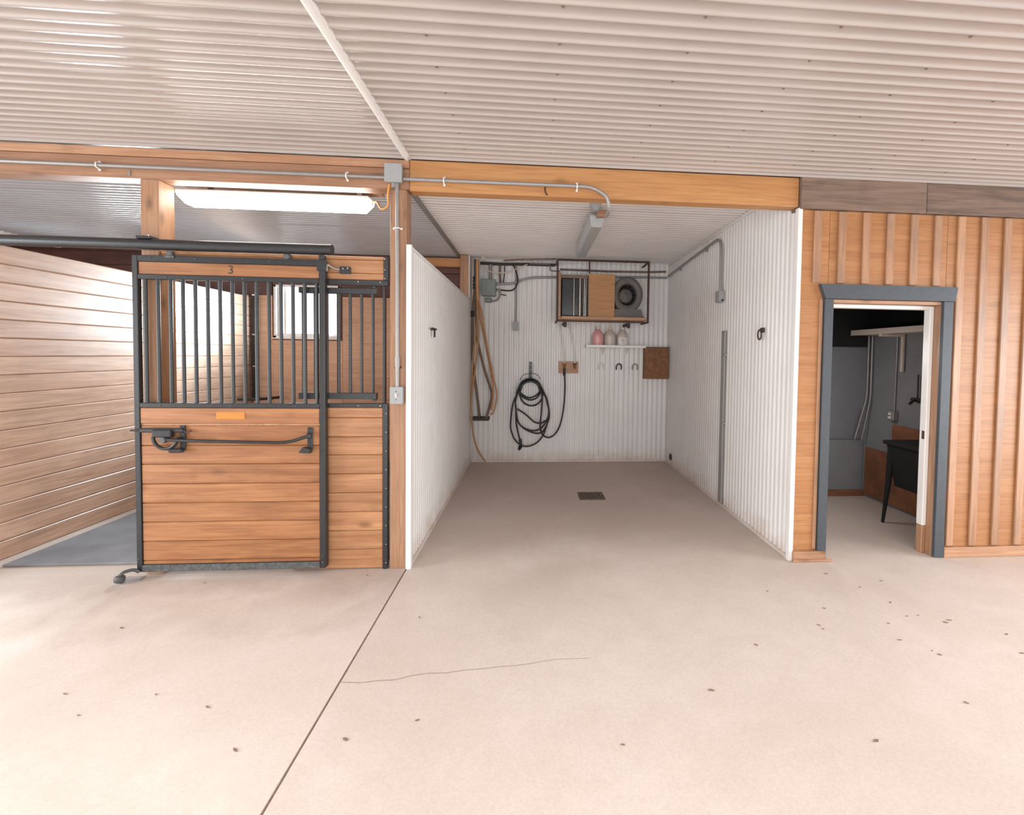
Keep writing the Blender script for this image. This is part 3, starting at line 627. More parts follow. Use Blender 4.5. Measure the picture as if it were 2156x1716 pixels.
MB().bbox(-2.68, -1.20, 3.838, 4.02, 2.901, 2.94, 0.004).build('mounting_board', 'beam_wood', t)
tag(MB().tube(smooth_pts([(-1.275, 3.94, 2.835), (-1.22, 3.88, 2.82), (-1.175, 3.80, 2.76), (-1.14, 3.77, 2.738), (-1.098, 3.75, 2.765), (-1.085, 3.70, 2.82), (-1.07, 3.688, 2.90)], 6), 0.007, 8).build('lamp_cord', 'orange_wire'), 'drooping cord from the lit strip light to the junction box', 'cable')
t = thing('strip_light', 'unlit grey strip light on the wash bay ceiling', 'lamp', (0.62, 5.48, ZC))
fixture(t, 'Y', (0.615, 5.49, 3.03), 1.62, 0.15, 0.11, 'fixture_grey', 'fixture_grey')
for y in (4.9, 6.1): MB().bbox(0.58, 0.65, y - 0.02, y + 0.02, 3.031, ZC + 0.0, 0.003).build('mounting_clip', 'galv', t)
MB().bbox(0.60, 0.70, 4.60, 4.675, 2.99, 3.05, 0.004).build('end_block', 'baseboard', t)
t = thing('ceiling_box', 'round grey junction box in front of the unlit ceiling lamp', 'box', (0.55, 4.3, ZC))
MB().lathe([(0.055, 0.11), (0.055, 0.06), (0.05, 0.03), (0.03, 0.022), (0.028, 0.0)], (0.55, 4.32, 2.955), 16).build('box_body', 'grey_box', t)
MB().tube(bend([(0.55, 4.36, 3.0), (0.58, 4.5, 3.02), (0.61, 4.66, 3.02)], 0.05), 0.014, 10).build('connector', 'galv', t)

CY = D - 0.03
def strap(parent, p, vert=False):
    x, y, z = p
    mb = MB()
    for s in (-1, 1):
        q = (x + s * 0.027, y, z) if vert else (x, y, z + s * 0.027)
        mb.bbox(q[0] - 0.008, q[0] + 0.008, D - 0.018, D - 0.006, q[2] - 0.008, q[2] + 0.008, 0.003)
    mb.tube([(x + (-0.024 if vert else 0), D - 0.012, z + (0 if vert else -0.024)), (x + (-0.014 if vert else 0), y - 0.015, z + (0 if vert else -0.014)), (x + (0.014 if vert else 0), y - 0.015, z + (0 if vert else 0.014)), (x + (0.024 if vert else 0), D - 0.012, z + (0 if vert else 0.024))], 0.005, 6)
    mb.build('strap', 'cap_white', parent)
t = thing('conduit', 'grey conduit along the brown beam left of the junction box', 'conduit', (-4, CY, 2.94))
MB().cyl((-7.1, CY, 2.943), (-1.092, CY, 2.943), 0.0135, 12).build('pipe', 'galv', t)
for x in (-3.067, -1.372, -4.7): strap(t, (x, CY, 2.943))
MB().bbox(-2.888, -2.872, D - 0.006, D - 0.0005, 2.885, 2.925, 0.002).build('loose_clip', 'galv', t)
t = thing('conduit', 'grey conduit along the pale beam bending down at the bay lamp', 'conduit', (-0.2, CY, 2.94))
MB().tube(bend([(-0.968, CY - 0.004, 2.936), (0.44, CY - 0.004, 2.938), (0.56, CY - 0.006, 2.868), (0.578, CY + 0.02, 2.775), (0.578, 3.86, 2.775)], 0.12, 8), 0.0135, 12).build('pipe', 'galv', t)
for x in (-0.671, 0.323): strap(t, (x, CY - 0.004, 2.937))
tag(MB().tube(bend([(0.08, D - 0.012, 2.925), (0.08, D - 0.03, 2.90), (0.086, D - 0.03, 2.875), (0.10, D - 0.02, 2.868)], 0.01), 0.006, 8).build('cable_hook', 'rust_steel'), 'small rusty hook on the pale beam over the bay', 'hook')
t = thing('junction_box', 'square grey junction box at the top of the switch post', 'box', (-1.03, CY, 2.97))
MB().bbox(-1.090, -0.972, D - 0.062, D - 0.0125, 2.905, 3.032, 0.012).build('box_body', 'grey_box', t)
MB().bbox(-1.094, -0.968, D - 0.070, D - 0.0625, 2.902, 3.036, 0.006).build('lid', 'grey_box', t)
MB().cyl((-1.035, CY, 2.87), (-1.035, CY, 2.904), 0.018, 12).build('connector', 'galv', t)
t = thing('conduit', 'upright grey conduit on the post from junction box to switch', 'conduit', (-1.01, CY, 2.1))
MB().cyl((-1.008, CY, 1.397), (-1.012, CY, 2.902), 0.0135, 12).build('pipe', 'galv', t)
MB().cyl((-1.008, CY, 1.54), (-1.008, CY, 1.62), 0.0175, 12).build('coupling', 'galv', t)
strap(t, (-1.011, CY, 2.575), True)
MB().bbox(-1.034, -0.985, D - 0.016, D - 0.0005, 1.536, 1.548, 0.002).build('strap', 'rust_steel', t)
t = thing('light_switch', 'grey surface light switch on the post beside the bay', 'switch', (-1.01, D - 0.02, 1.33))
MB().bbox(-1.055, -0.965, D - 0.05, D - 0.0005, 1.272, 1.396, 0.007).build('box_body', 'grey_box', t)
MB().bbox(-1.057, -0.963, D - 0.054, D - 0.0505, 1.270, 1.398, 0.003).build('cover_plate', 'grey_box', t)
MB().prism([(D - 0.0545, 1.318), (D - 0.0545, 1.345), (D - 0.066, 1.349), (D - 0.066, 1.340)], 'X', -1.017, -1.006).build('toggle', 'cap_white', t)
for z in (1.364, 1.302): MB().lathe([(0.004, 0), (0.004, -0.002)], (-1.0115, D - 0.0545, z), 8, 'Y').build('screw', 'rust_steel', t)

# ================================================================== WASH BAY: back wall
# heater / blower rack
FY = 6.95
t = thing('blower_rack', 'rusty angle iron rack with wooden shelf high on the bay back wall', 'rack', (1.02, 7.1, 2.15))
def rail(a, b, r=0.014): return MB().tube([a, b], r, 4, False, True).build('frame_rail', 'rust_steel', t)
xa, xb, za, zb = 0.335, 1.700, 2.140, 3.046
def ang(x0, x1, z0, z1, y0=FY, y1=FY + 0.028): return MB().bbox(x0, x1, y0, y1, z0, z1, 0.002).build('frame_rail', 'rust_steel', t)
ang(xa, xa + 0.026, za, zb); ang(xb - 0.026, xb, za, zb); ang(xa + 0.027, xb - 0.027, zb - 0.026, zb); ang(xa + 0.027, xb - 0.027, za, za + 0.02); ang(0.80, 0.822, 2.85, zb - 0.027)
for x in (xa, xb - 0.026):
    for z in (za, zb - 0.026): ang(x, x + 0.022, z, z + 0.022, FY + 0.029, YB - 0.006)
MB().bbox(xa + 0.028, xb - 0.03, FY + 0.03, YB - 0.01, 2.176, 2.206, 0.004).build('shelf_board', 'pale_beam', t)
MB().bbox(xa + 0.075, xb - 0.045, FY + 0.004, FY + 0.029, 2.176, 2.222, 0.004).build('shelf_edge', 'baseboard', t)
MB().bbox(xa + 0.027, xa + 0.064, FY + 0.03, YB - 0.08, 2.207, 2.86, 0.003).build('side_board', 'batten', t)
for x in (0.47, 1.41):
    b_ = MB().bbox(x - 0.02, x + 0.02, FY + 0.06, YB - 0.006, 2.10, 2.139, 0.004); b_.bbox(x - 0.022, x + 0.022, FY + 0.04, FY + 0.075, 2.065, 2.139, 0.004)
    b_.build('wall_bracket', 'pipe_dark', t)
t = thing('radiant_heater', 'dark open fronted heater box at the left of the rack', 'heater', (0.6, 7.1, 2.21))
MB().bbox(0.402, 0.80, 7.12, 7.30, 2.225, 2.84, 0.004).build('cabinet', 'fan_dark', t)
MB().bbox(0.425, 0.70, 7.095, 7.119, 2.245, 2.78, 0.003).build('dark_panel', 'radiator_glass', t)
for x, w, m in ((0.60, 0.012, 'reflector'), (0.69, 0.02, 'reflector'), (0.725, 0.008, 'pipe_brown'), (0.752, 0.010, 'chrome'), (0.778, 0.012, 'reflector')):
    MB().cyl((x, 7.085 - (0.01 if x > 0.61 else 0), 2.236), (x, 7.085 - (0.01 if x > 0.61 else 0), 2.80), w, 10).build('reflector_tube', m, t)
MB().bbox(0.402, 0.80, 7.05, 7.119, 2.785, 2.835, 0.004).build('top_lip', 'pipe_brown', t)
MB().bbox(0.402, 0.80, 7.05, 7.119, 2.2065, 2.224, 0.004).build('bottom_lip', 'galv', t)
t = thing('wood_panel', 'upright plain pine panel in the middle of the rack', 'panel', (1.0, 6.99, 2.21))
MB().bbox(0.806, 1.194, 6.99, 7.012, 2.2235, 2.848, 0.003).build('front_panel', 'pale_beam', t)
MB().bbox(1.170, 1.194, 7.013, 7.018, 2.2075, 2.84, 0.003).build('side_panel', 'back_ply', t)
t = thing('blower_fan', 'round grey blower housing at the right of the rack', 'fan', (1.42, 7.15, 2.21))
cx_, cz_ = 1.40, 2.565
ro = 0.265
f_ = MB()
def ring(r, y): return [(cx_ + r * math.cos(a) * 0.86, y, cz_ + r * math.sin(a)) for a in [2 * PI * k / 40 for k in range(40)]]
v = ring(ro, 7.30) + ring(ro, 7.07) + ring(ro - 0.02, 7.055) + ring(0.17, 7.055) + ring(0.155, 7.09) + ring(0.155, 7.25)
fs = [(i * 40 + k, i * 40 + (k + 1) % 40, (i + 1) * 40 + (k + 1) % 40, (i + 1) * 40 + k) for i in range(5) for k in range(40)]
f_.add(v, fs, True).build('volute', 'fan_grey', t)
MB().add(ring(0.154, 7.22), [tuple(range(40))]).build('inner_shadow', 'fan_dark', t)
MB().lathe([(0.105, 0.10), (0.11, 0.02), (0.09, -0.01), (0.03, -0.02), (0.012, -0.035)], (cx_ - 0.025, 7.10, cz_ - 0.015), 24, 'Y').build('motor', 'fan_grey', t)
for k in range(12):
    a = 2 * PI * k / 12; MB().tube([(cx_ + 0.125 * math.cos(a) * .9, 7.09, cz_ + 0.135 * math.sin(a)), (cx_ + 0.125 * math.cos(a + .15) * .9, 7.21, cz_ + 0.135 * math.sin(a + .15))], 0.006, 5).build('blade', 'fan_dark', t)
MB().prism([(1.20, 2.2235), (1.655, 2.2235), (1.63, 2.25), (1.60, 2.345), (1.20, 2.345)], 'Y', 7.02, 7.28).build('base', 'fan_grey', t)

# pipes and wiring near the ceiling
YP = YB - 0.04
def pipe(name, label, cat, pts, r, m, rad=0.05): return tag(MB().tube(bend(pts, rad), r, 10).build(name, m), label, cat)
pipe('pipe', 'thick dark tube under the ceiling at the bay back left corner', 'pipe', [(-0.80, YP, 3.02), (-0.5, YP, 3.012), (-0.08, YP, 3.022), (0.33, YP, 3.022)], 0.022, 'pipe_dark')  # dark tube along the top of the back wall
pipe('pipe', 'thin brown pipe just under the ceiling left of the rack', 'pipe', [(-0.435, 7.06, 3.012), (-0.243, 7.06, 3.032), (0.33, 7.06, 3.058)], 0.013, 'pipe_brown')
pipe('pipe', 'small brown pipe bending down left of the rack', 'pipe', [(-0.06, YP - 0.05, 3.025), (0.25, YP - 0.05, 3.02), (0.25, YP - 0.05, 2.925), (0.40, YP - 0.05, 2.925)], 0.009, 'pipe_brown', 0.02)
pipe('conduit', 'grey conduit from the electrical box behind the rack to the right wall', 'conduit', [(-0.54, 7.29, 2.71), (-0.33, 7.29, 2.713), (-0.14, 7.29, 2.79), (-0.02, 7.29, 2.818), (0.42, 7.33, 2.84), (1.2, YP, 2.87), (2.07, YP, 2.875)], 0.017, 'galv', 0.12)
pipe('conduit', 'second grey conduit behind the blower reaching the right corner', 'conduit', [(0.4, YP, 2.96), (1.2, YP, 2.95), (1.75, YP, 2.955), (2.05, YP, 2.97)], 0.015, 'pipe_brown', 0.12)
pipe('conduit', 'upright grey conduit above the small switch box on back wall', 'conduit', [(-0.268, 7.352, 2.99), (-0.259, 7.352, 2.15)], 0.015, 'galv')
t = thing('switch_box', 'small grey switch box hanging on the bay back wall', 'switch', (-0.26, YP, 2.08))
MB().bbox(-0.297, -0.225, YP - 0.03, YB - 0.006, 2.016, 2.149, 0.005).build('box_body', 'grey_box', t)
MB().bbox(-0.301, -0.221, YP - 0.036, YP - 0.0305, 2.012, 2.153, 0.003).build('cover_plate', 'grey_box', t)
t = thing('electrical_box', 'grey green electrical box in the bay back left corner', 'box', (-0.66, YP, 2.64))
MB().bbox(-0.768, -0.562, YP - 0.10, YB - 0.006, 2.526, 2.762, 0.010).build('enclosure', 'green_box', t)
MB().bbox(-0.774, -0.556, YP - 0.112, YP - 0.1005, 2.520, 2.768, 0.006).build('door', 'green_box', t)
MB().cyl((-0.555, 7.29, 2.70), (-0.545, 7.29, 2.702), 0.022, 10).build('connector', 'galv', t)
MB().cyl((-0.555, YP - 0.05, 2.62), (-0.50, YP - 0.03, 2.62), 0.018, 10).build('connector', 'galv', t)
pipe('conduit', 'short thick grey conduit rising from the electrical box', 'conduit', [(-0.646, YP, 2.763), (-0.647, YP, 3.0)], 0.026, 'galv')
t = thing('outlet_elbow', 'small grey conduit elbow box under the electrical box', 'box', (-0.67, YP, 2.46))
MB().bbox(-0.726, -0.626, YP - 0.03, YB - 0.006, 2.431, 2.50, 0.006).build('box_body', 'green_box', t)
MB().tube(bend([(-0.63, YP, 2.455), (-0.545, YP, 2.465), (-0.50, YP, 2.53), (-0.497, YP, 2.60)], 0.04), 0.014, 10).build('elbow', 'galv', t)
MB().tube([(-0.49, YP, 2.56), (-0.41, YP - 0.05, 2.54)], 0.007, 8).build('lever', 'rust_steel', t)
pipe('pipe', 'brown upright pipe right of the electrical box', 'pipe', [(-0.507, 7.345, 2.995), (-0.51, 7.345, 2.85), (-0.497, 7.345, 2.735)], 0.017, 'pipe_brown')
tag(MB().tube(smooth_pts([(-0.433, 7.345, 2.99), (-0.439, 7.345, 2.86), (-0.455, 7.345, 2.74)]), 0.008, 8).build('cable', 'pipe_dark'), 'thin dark cable beside the brown upright pipe', 'cable')
tag(MB().tube(smooth_pts([(-0.756, 7.22, 2.956), (-0.658, 7.22, 2.885), (-0.543, 7.22, 2.860), (-0.413, 7.22, 2.871), (-0.282, 7.24, 2.920), (-0.093, 7.27, 3.008)]), 0.008, 8).build('cable', 'cable_white'), 'lower white cable drooping under the ceiling pipes', 'cable')
tag(MB().tube(smooth_pts([(-0.75, 7.10, 3.07), (-0.678, 7.10, 3.027), (-0.566, 7.10, 3.014), (-0.406, 7.10, 3.031), (-0.285, 7.10, 3.059), (-0.165, 7.10, 3.072)]), 0.009, 8).build('cable', 'cable_white'), 'upper white cable drooping against the bay ceiling', 'cable')
tag(MB().tube(smooth_pts([(-0.309, 7.27, 3.0), (-0.267, 7.245, 2.913), (-0.237, 7.24, 2.806), (-0.240, 7.24, 2.706), (-0.289, 7.25, 2.630), (-0.363, YP - 0.045, 2.612), (-0.497, YP - 0.03, 2.622)]), 0.011, 8).build('cable', 'rubber'), 'black cable looping into the side of the electrical box', 'cable')

# corner pipe and hoses
t = thing('water_pipe', 'dusty upright water pipe with valves in the bay back left corner', 'pipe', (-0.88, 7.22, 2.1))
MB().tube(smooth_pts([(-0.868, 7.26, 3.06), (-0.868, 7.26, 2.65), (-0.895, 7.26, 2.29), (-0.897, 7.26, 1.70), (-0.887, 7.26, 1.50)]), 0.018, 10).build('pipe', 'pipe_brown', t)
for z, x in ((2.76, -0.868), (2.66, -0.869), (2.25, -0.896)):
    MB().lathe([(0.024, -0.045), (0.031, -0.03), (0.024, 0.0), (0.031, 0.03), (0.024, 0.045)], (x, 7.26, z), 10).build('fitting', 'pipe_dark', t)
MB().tube([(-0.868, 7.23, 2.72), (-0.83, 7.19, 2.725)], 0.008, 6).build('valve_handle', 'galv', t)
def hose(name, label, parts, r, m):
    mb = MB()
    for P in parts: mb.tube(smooth_pts(P, 6), r, 9)
    return tag(mb.build(name, m), label, 'hose')
y3 = lambda P, y: [(x, y, z) for x, z in P]
hose('air_hose', 'thick grey brown hose hanging in a long loop in the corner', [y3([(-0.840, 3.03), (-0.842, 2.533), (-0.830, 1.967), (-0.791, 1.740), (-0.704, 1.399), (-0.607, 1.094), (-0.620, 0.921), (-0.679, 0.700)], 7.19), y3([(-0.887, 1.50), (-0.878, 1.42), (-0.860, 1.302), (-0.803, 0.863), (-0.783, 0.700)], 7.26)], 0.0185, 'hose_grey')
hose('garden_hose', 'thin tan hose hanging in loops in the corner down to the floor', [
    y3([(-0.809, 3.03), (-0.806, 2.534), (-0.748, 2.253), (-0.669, 1.780), (-0.571, 1.305), (-0.521, 1.056), (-0.557, 0.826), (-0.613, 0.758)], 7.115),
    y3([(-0.812, 3.0), (-0.795, 2.346), (-0.688, 1.780), (-0.599, 1.304), (-0.578, 1.056), (-0.605, 0.825)], 7.145),
    [(-0.822, 7.14, 3.03), (-0.818, 7.13, 2.346), (-0.828, 7.13, 2.005), (-0.86, 7.13, 1.739), (-0.885, 7.13, 1.301), (-0.895, 7.13, 0.862), (-0.875, 7.13, 0.594), (-0.85, 7.17, 0.383), (-0.79, 7.24, 0.18), (-0.69, 7.28, 0.022)],
    y3([(-0.822, 3.0), (-0.812, 2.346), (-0.800, 1.90), (-0.812, 1.66), (-0.848, 1.340), (-0.885, 1.053), (-0.893, 0.843)], 7.115)], 0.0125, 'hose_tan')
tag(MB().bbox(-0.89, -0.64, 7.18, YB - 0.006, 0.66, 0.705, 0.004).build('hose_bracket', 'pipe_dark'), 'dark wall bracket holding the ends of the corner hoses', 'bracket')

# hose hanger and black hose
t = thing('hose_hanger', 'black wall hanger carrying the coiled black hose', 'hanger', (-0.03, 7.33, 1.4))
MB().bbox(-0.050, -0.006, 7.34, YB - 0.005, 1.25, 1.543, 0.003).build('back_plate', 'black_steel', t)
MB().tube([(-0.028 + 0.16 * math.cos(a), 7.25 , 1.10 + 0.155 * math.sin(a)) for a in [PI * (0.08 + 0.84 * i / 14) for i in range(15)]], 0.02, 8).build('saddle', 'black_steel', t)
MB().tube(smooth_pts([(-0.189, 7.21, 1.270), (-0.140, 7.21, 1.341), (-0.057, 7.21, 1.370), (0.010, 7.21, 1.371), (0.086, 7.21, 1.340), (0.120, 7.21, 1.285)]), 0.0045, 6).build('retaining_wire', 'black_steel', t)
MB().bbox(-0.045, -0.011, 7.22, 7.339, 1.232, 1.255, 0.003).build('arm', 'black_steel', t)
for z in (1.50, 1.42): MB().lathe([(0.007, 0), (0.005, -0.002)], (-0.028, 7.339, z), 8, 'Y').build('screw', 'cap_white', t)
ARC = [(-0.244, 0.953), (-0.221, 1.105), (-0.155, 1.240), (-0.031, 1.290), (0.087, 1.242), (0.164, 1.108), (0.234, 0.939)]
t = thing('hose', 'black rubber hose coiled on the wall hanger and joined to the tap', 'hose', (-0.03, 7.3, 0.8))
LO = [[(-0.201, 1.105), (-0.153, 1.047), (-0.086, 1.005), (-0.036, 0.995), (0.031, 1.014), (0.089, 1.057), (0.130, 1.124)],
      [(-0.200, 1.080), (-0.136, 1.005), (-0.035, 0.963), (0.065, 0.992), (0.139, 1.099)],
      [(-0.195, 1.055), (-0.152, 0.954), (-0.085, 0.895), (-0.001, 0.877), (0.083, 0.905), (0.141, 0.973), (0.157, 1.040)],
      [(-0.252, 0.953), (-0.243, 0.819), (-0.216, 0.650), (-0.132, 0.549), (0.003, 0.499), (0.121, 0.524), (0.204, 0.618), (0.253, 0.753), (0.234, 0.939)],
      [(-0.252, 0.937), (-0.237, 0.768), (-0.199, 0.625), (-0.098, 0.524), (0.054, 0.465), (0.155, 0.482), (0.221, 0.584), (0.263, 0.737), (0.226, 0.973)],
      [(-0.237, 1.038), (-0.293, 0.886), (-0.319, 0.600), (-0.301, 0.482), (-0.247, 0.363), (-0.146, 0.282), (-0.045, 0.272), (0.072, 0.321), (0.172, 0.440), (0.237, 0.635), (0.261, 0.770), (0.207, 1.007)]]
mb = MB(); rh = 0.0125
for i, L in enumerate(LO):
    y = 7.33 - 0.023 * i; k = 0.86 + 0.03 * i
    top = [(-0.031 + (x + 0.031) * k * (0.9 if i < 3 else 1.0), 1.10 + (z - 1.10) * (0.93 + 0.018 * i)) for x, z in ARC[1:-1]]
    mb.tube(smooth_pts(y3(L + top[::-1] + [L[0]], y), 5), rh, 9)
mb.tube(smooth_pts(y3([(-0.226, 0.836), (-0.151, 0.789), (-0.066, 0.727), (0.035, 0.638), (0.136, 0.618), (0.203, 0.660)], 7.23), 5), rh, 9)
mb.tube(smooth_pts(y3([(-0.244, 0.90), (-0.236, 0.634), (-0.211, 0.499), (-0.189, 0.414), (-0.171, 0.363)], 7.22), 5), rh, 9)
mb.tube(smooth_pts([(0.485, 7.27, 1.43), (0.490, 7.25, 1.313), (0.496, 7.25, 1.144), (0.480, 7.25, 0.856), (0.432, 7.25, 0.601), (0.358, 7.25, 0.457), (0.265, 7.25, 0.397), (0.181, 7.24, 0.428), (0.134, 7.22, 0.516), (0.128, 7.21, 0.634), (0.143, 7.21, 0.804), (0.148, 7.22, 1.040), (0.10, 7.25, 1.22)], 5), rh, 9)
mb.build('hose_coil', 'rubber', t)
nz = MB().tube(smooth_pts(y3([(-0.172, 0.380), (-0.165, 0.31), (-0.162, 0.27)], 7.22)), 0.022, 10).build('spray_nozzle', 'rubber', t)
MB().tube(y3([(-0.162, 0.275), (-0.19, 0.215)], 7.22), 0.03, 10, r2=0.02).build('nozzle_head', 'rubber', nz)
MB().cyl((0.484, 7.27, 1.34), (0.485, 7.27, 1.445), 0.019, 12).build('hose_coupling', 'rubber', t)

# tap board
t = thing('tap_board', 'small wood board with two brass taps on the bay back wall', 'tap', (0.55, 7.36, 1.46))
MB().bbox(0.402, 0.704, 7.345, YB - 0.005, 1.374, 1.557, 0.003).build('board', 'baseboard', t)
for x in (0.485, 0.645):
    tp = MB().cyl((x, 7.344, 1.487), (x, 7.29, 1.487), 0.016, 10).cyl((x, 7.29, 1.505), (x, 7.27, 1.45), 0.017, 10).build('tap', 'brass', t)
    MB().lathe([(0.03, -0.01), (0.034, 0.0), (0.03, 0.008)], (x, 7.275, 1.522), 10).build('tap_handle', 'rust_steel' if x > .5 else 'brass', tp)
for (x, xt) in ((0.485, 0.40), (0.645, 0.555)):
    MB().tube(smooth_pts([(x, 7.33, 1.50), (x, 7.335, 1.62), (x - 0.01, 7.34, 1.75), (xt + 0.03, 7.34, 2.0), (xt, 7.34, 2.12)]), 0.0105, 8).build('supply_pipe', 'cap_white', t)

# shelf, bottles
t = thing('wall_shelf', 'white wall shelf under the blower rack holding three bottles', 'shelf', (1.28, 7.28, 1.78))
MB().bbox(0.805, 1.72, 7.19, YB - 0.006, 1.782, 1.796, 0.003).build('shelf_board', 'trim_white', t)
MB().bbox(0.805, 1.72, 7.183, 7.1895, 1.776, 1.815, 0.002).build('front_lip', 'trim_white', t)
for x in (1.08, 1.46):
    MB().prism([(YB - 0.006, 1.781), (7.22, 1.781), (YB - 0.022, 1.69), (YB - 0.006, 1.66)], 'X', x - 0.006, x + 0.006).build('bracket', 'cap_white', t)
def bottle(x, body_m, label, lab=None):
    t = thing('bottle', label, 'bottle', (x, 7.27, 1.797), 'bottles on the wash bay shelf')
    k = 0.086
    prof = [(k * 0.92, 0.0), (k, 0.012), (k, 0.15), (k * 0.93, 0.185), (k * 0.6, 0.225), (k * 0.3, 0.25), (k * 0.28, 0.265)]
    mb = MB(); seg = 20; v = []
    for r, h_ in prof:
        for q in range(seg):
            a = 2 * PI * q / seg; v.append((x + r * math.cos(a), 7.275 + r * 0.72 * math.sin(a), 1.797 + h_))
    mb.add(v, [(i * seg + q, i * seg + (q + 1) % seg, (i + 1) * seg + (q + 1) % seg, (i + 1) * seg + q) for i in range(len(prof) - 1) for q in range(seg)] + [tuple(range(seg))[::-1], tuple(range((len(prof) - 1) * seg, len(prof) * seg))], True)
    mb.build('body', body_m, t)
    MB().lathe([(0.027, 0.0), (0.028, 0.004), (0.028, 0.026), (0.024, 0.03)], (x, 7.275, 2.0625), 14).build('cap', 'cap_white', t)
    if lab:
        c = MB(); v = []
        for q in range(9):
            a = -PI / 2 + (q - 4) * 0.23; v += [(x + 1.012 * k * math.cos(a), 7.275 + 0.74 * k * math.sin(a), 1.825), (x + 1.012 * k * math.cos(a), 7.275 + 0.74 * k * math.sin(a), 1.935)]
        c.add(v, [(2 * q, 2 * q + 2, 2 * q + 3, 2 * q + 1) for q in range(8)]); lb = c.build('label', lab, t, False)
        if lab == 'cap_white':
            c = MB()
            for (px, pz, w, hh) in ((-0.018, 1.915, 0.03, 0.006), (0.0, 1.90, 0.04, 0.005), (-0.01, 1.885, 0.034, 0.007), (0.004, 1.868, 0.03, 0.005), (-0.006, 1.85, 0.038, 0.006)):
                c.box(x + px - w / 2, x + px + w / 2, 7.207, 7.2095, pz - hh / 2, pz + hh / 2)
            c.build('print_lines', 'label_ink', lb)
bottle(0.992, 'pink', 'jug of pink liquid, leftmost bottle on the bay shelf')
bottle(1.180, 'clear', 'cloudy clear jug between the pink and the white labelled ones')
bottle(1.372, 'clear', 'jug with a white printed label, rightmost bottle on the shelf', 'cap_white')

def hook(x, m, label):
    t = tag(MB().tube(smooth_pts([(x - 0.036, YB - 0.02, 1.44), (x - 0.04, YB - 0.035, 1.485), (x - 0.024, YB - 0.045, 1.52), (x, YB - 0.048, 1.53), (x + 0.024, YB - 0.045, 1.52), (x + 0.04, YB - 0.035, 1.485), (x + 0.036, YB - 0.02, 1.44)]), 0.0095, 8).build('wall_hook', m), label, 'hook', 'hooks under the bay shelf')
hook(1.060, 'cap_white', 'faint white horseshoe hook nearest the tap board'); hook(1.338, 'pipe_dark', 'dark horseshoe hook in the middle under the shelf'); hook(1.592, 'galv', 'grey horseshoe hook nearest the brown square panel')
t = thing('access_panel', 'rusty brown square panel on the right of the bay back wall', 'panel', (1.94, 7.3, 1.55))
MB().bbox(1.722, 2.100, 7.25, YB - 0.005, 1.306, 1.790, 0.004).build('panel_face', 'plaque', t)
MB().bbox(1.716, 2.105, 7.244, 7.2495, 1.784, 1.796, 0.001).build('top_lip', 'rust_steel', t)

# ================================================================== WASH BAY: sides and floor
t = thing('tie_ring', 'small black T shaped tie hook on the left bay partition', 'hook', (XL, 4.5, 1.87))
MB().tube([(XL - 0.002, 4.50, 1.872), (XL + 0.03, 4.50, 1.872)], 0.009, 8).build('stem', 'pipe_dark', t)
MB().bbox(XL + 0.022, XL + 0.036, 4.40, 4.58, 1.868, 1.884, 0.003).build('cross_bar', 'pipe_dark', t)
MB().bbox(XL + 0.022, XL + 0.036, 4.49, 4.515, 1.80, 1.8675, 0.003).build('drop_tab', 'pipe_dark', t)
t = thing('tie_ring', 'rusty hanging tie ring on the right bay wall', 'ring', (XR, 4.27, 1.87))
MB().bbox(XR - 0.02, XR + 0.002, 4.235, 4.29, 1.885, 1.93, 0.004).build('eye_plate', 'rust_steel', t)
MB().tube([(XR - 0.032, 4.27 + 0.035 * math.cos(a), 1.865 + 0.045 * math.sin(a)) for a in [2 * PI * k / 18 for k in range(18)]], 0.007, 8, True).build('ring', 'rust_steel', t)
t = thing('conduit', 'grey conduit under the ceiling of the right bay wall dropping to a box', 'conduit', (XR - 0.02, 5.6, 2.8))
MB().tube(bend([(XR - 0.028, YB - 0.05, 2.90), (XR - 0.028, 6.3, 2.955), (XR - 0.028, 5.25, 3.0), (XR - 0.028, 5.225, 2.30)], 0.16, 8), 0.015, 10).build('pipe', 'galv', t)
MB().bbox(XR - 0.065, XR - 0.004, 5.175, 5.30, 2.268, 2.395, 0.006).build('outlet_box', 'grey_box', t)
MB().lathe([(0.012, 0), (0.01, -0.02)], (XR - 0.03, 5.174, 2.285), 8, 'Y').build('box_plug', 'rust_steel', t)
for (y, z) in ((6.75, 2.93), (5.72, 2.98)): MB().bbox(XR - 0.035, XR + 0.0, y - 0.012, y + 0.012, z - 0.045, z + 0.02, 0.002).build('strap', 'galv', t)
t = thing('wall_channel', 'tall flat grey channel on the right bay wall down to the floor', 'channel', (XR - 0.01, 5.14, 0))
MB().bbox(XR - 0.022, XR + 0.002, 5.10, 5.19, 0.03, 1.945, 0.004).build('channel', 'galv', t)
for z in (1.68, 0.93): MB().bbox(XR - 0.028, XR + 0.002, 5.07, 5.0995, z - 0.012, z + 0.012, 0.002).build('fixing_tab', 'galv', t)
tag(MB().lathe([(0.05, 0.0), (0.05, -0.012), (0.03, -0.02)], (XR - 0.0, 7.10, 0.125), 14, 'X').build('pipe_stub', 'rust_steel'), 'round rusty pipe stub low on the right bay wall', 'pipe')
t = thing('floor_drain', 'rusty square drain grate in the wash bay floor', 'drain', (0.70, 5.53, 0))
MB().box(0.555, 0.855, 5.385, 5.685, 0.0006, 0.0016).build('drain_recess', 'rust_steel', t)
fm = MB()
for (a, b, c, d) in ((0.555, 0.575, 5.385, 5.685), (0.835, 0.855, 5.385, 5.685), (0.576, 0.834, 5.385, 5.405), (0.576, 0.834, 5.665, 5.685)): fm.box(a, b, c, d, 0.0018, 0.007)
fm.build('rim', 'grate', t)
for k in range(9):
    x = 0.592 + k * 0.0285; MB().box(x - 0.008, x + 0.008, 5.406, 5.664, 0.0018, 0.006).build('grate_bar', 'grate', t)

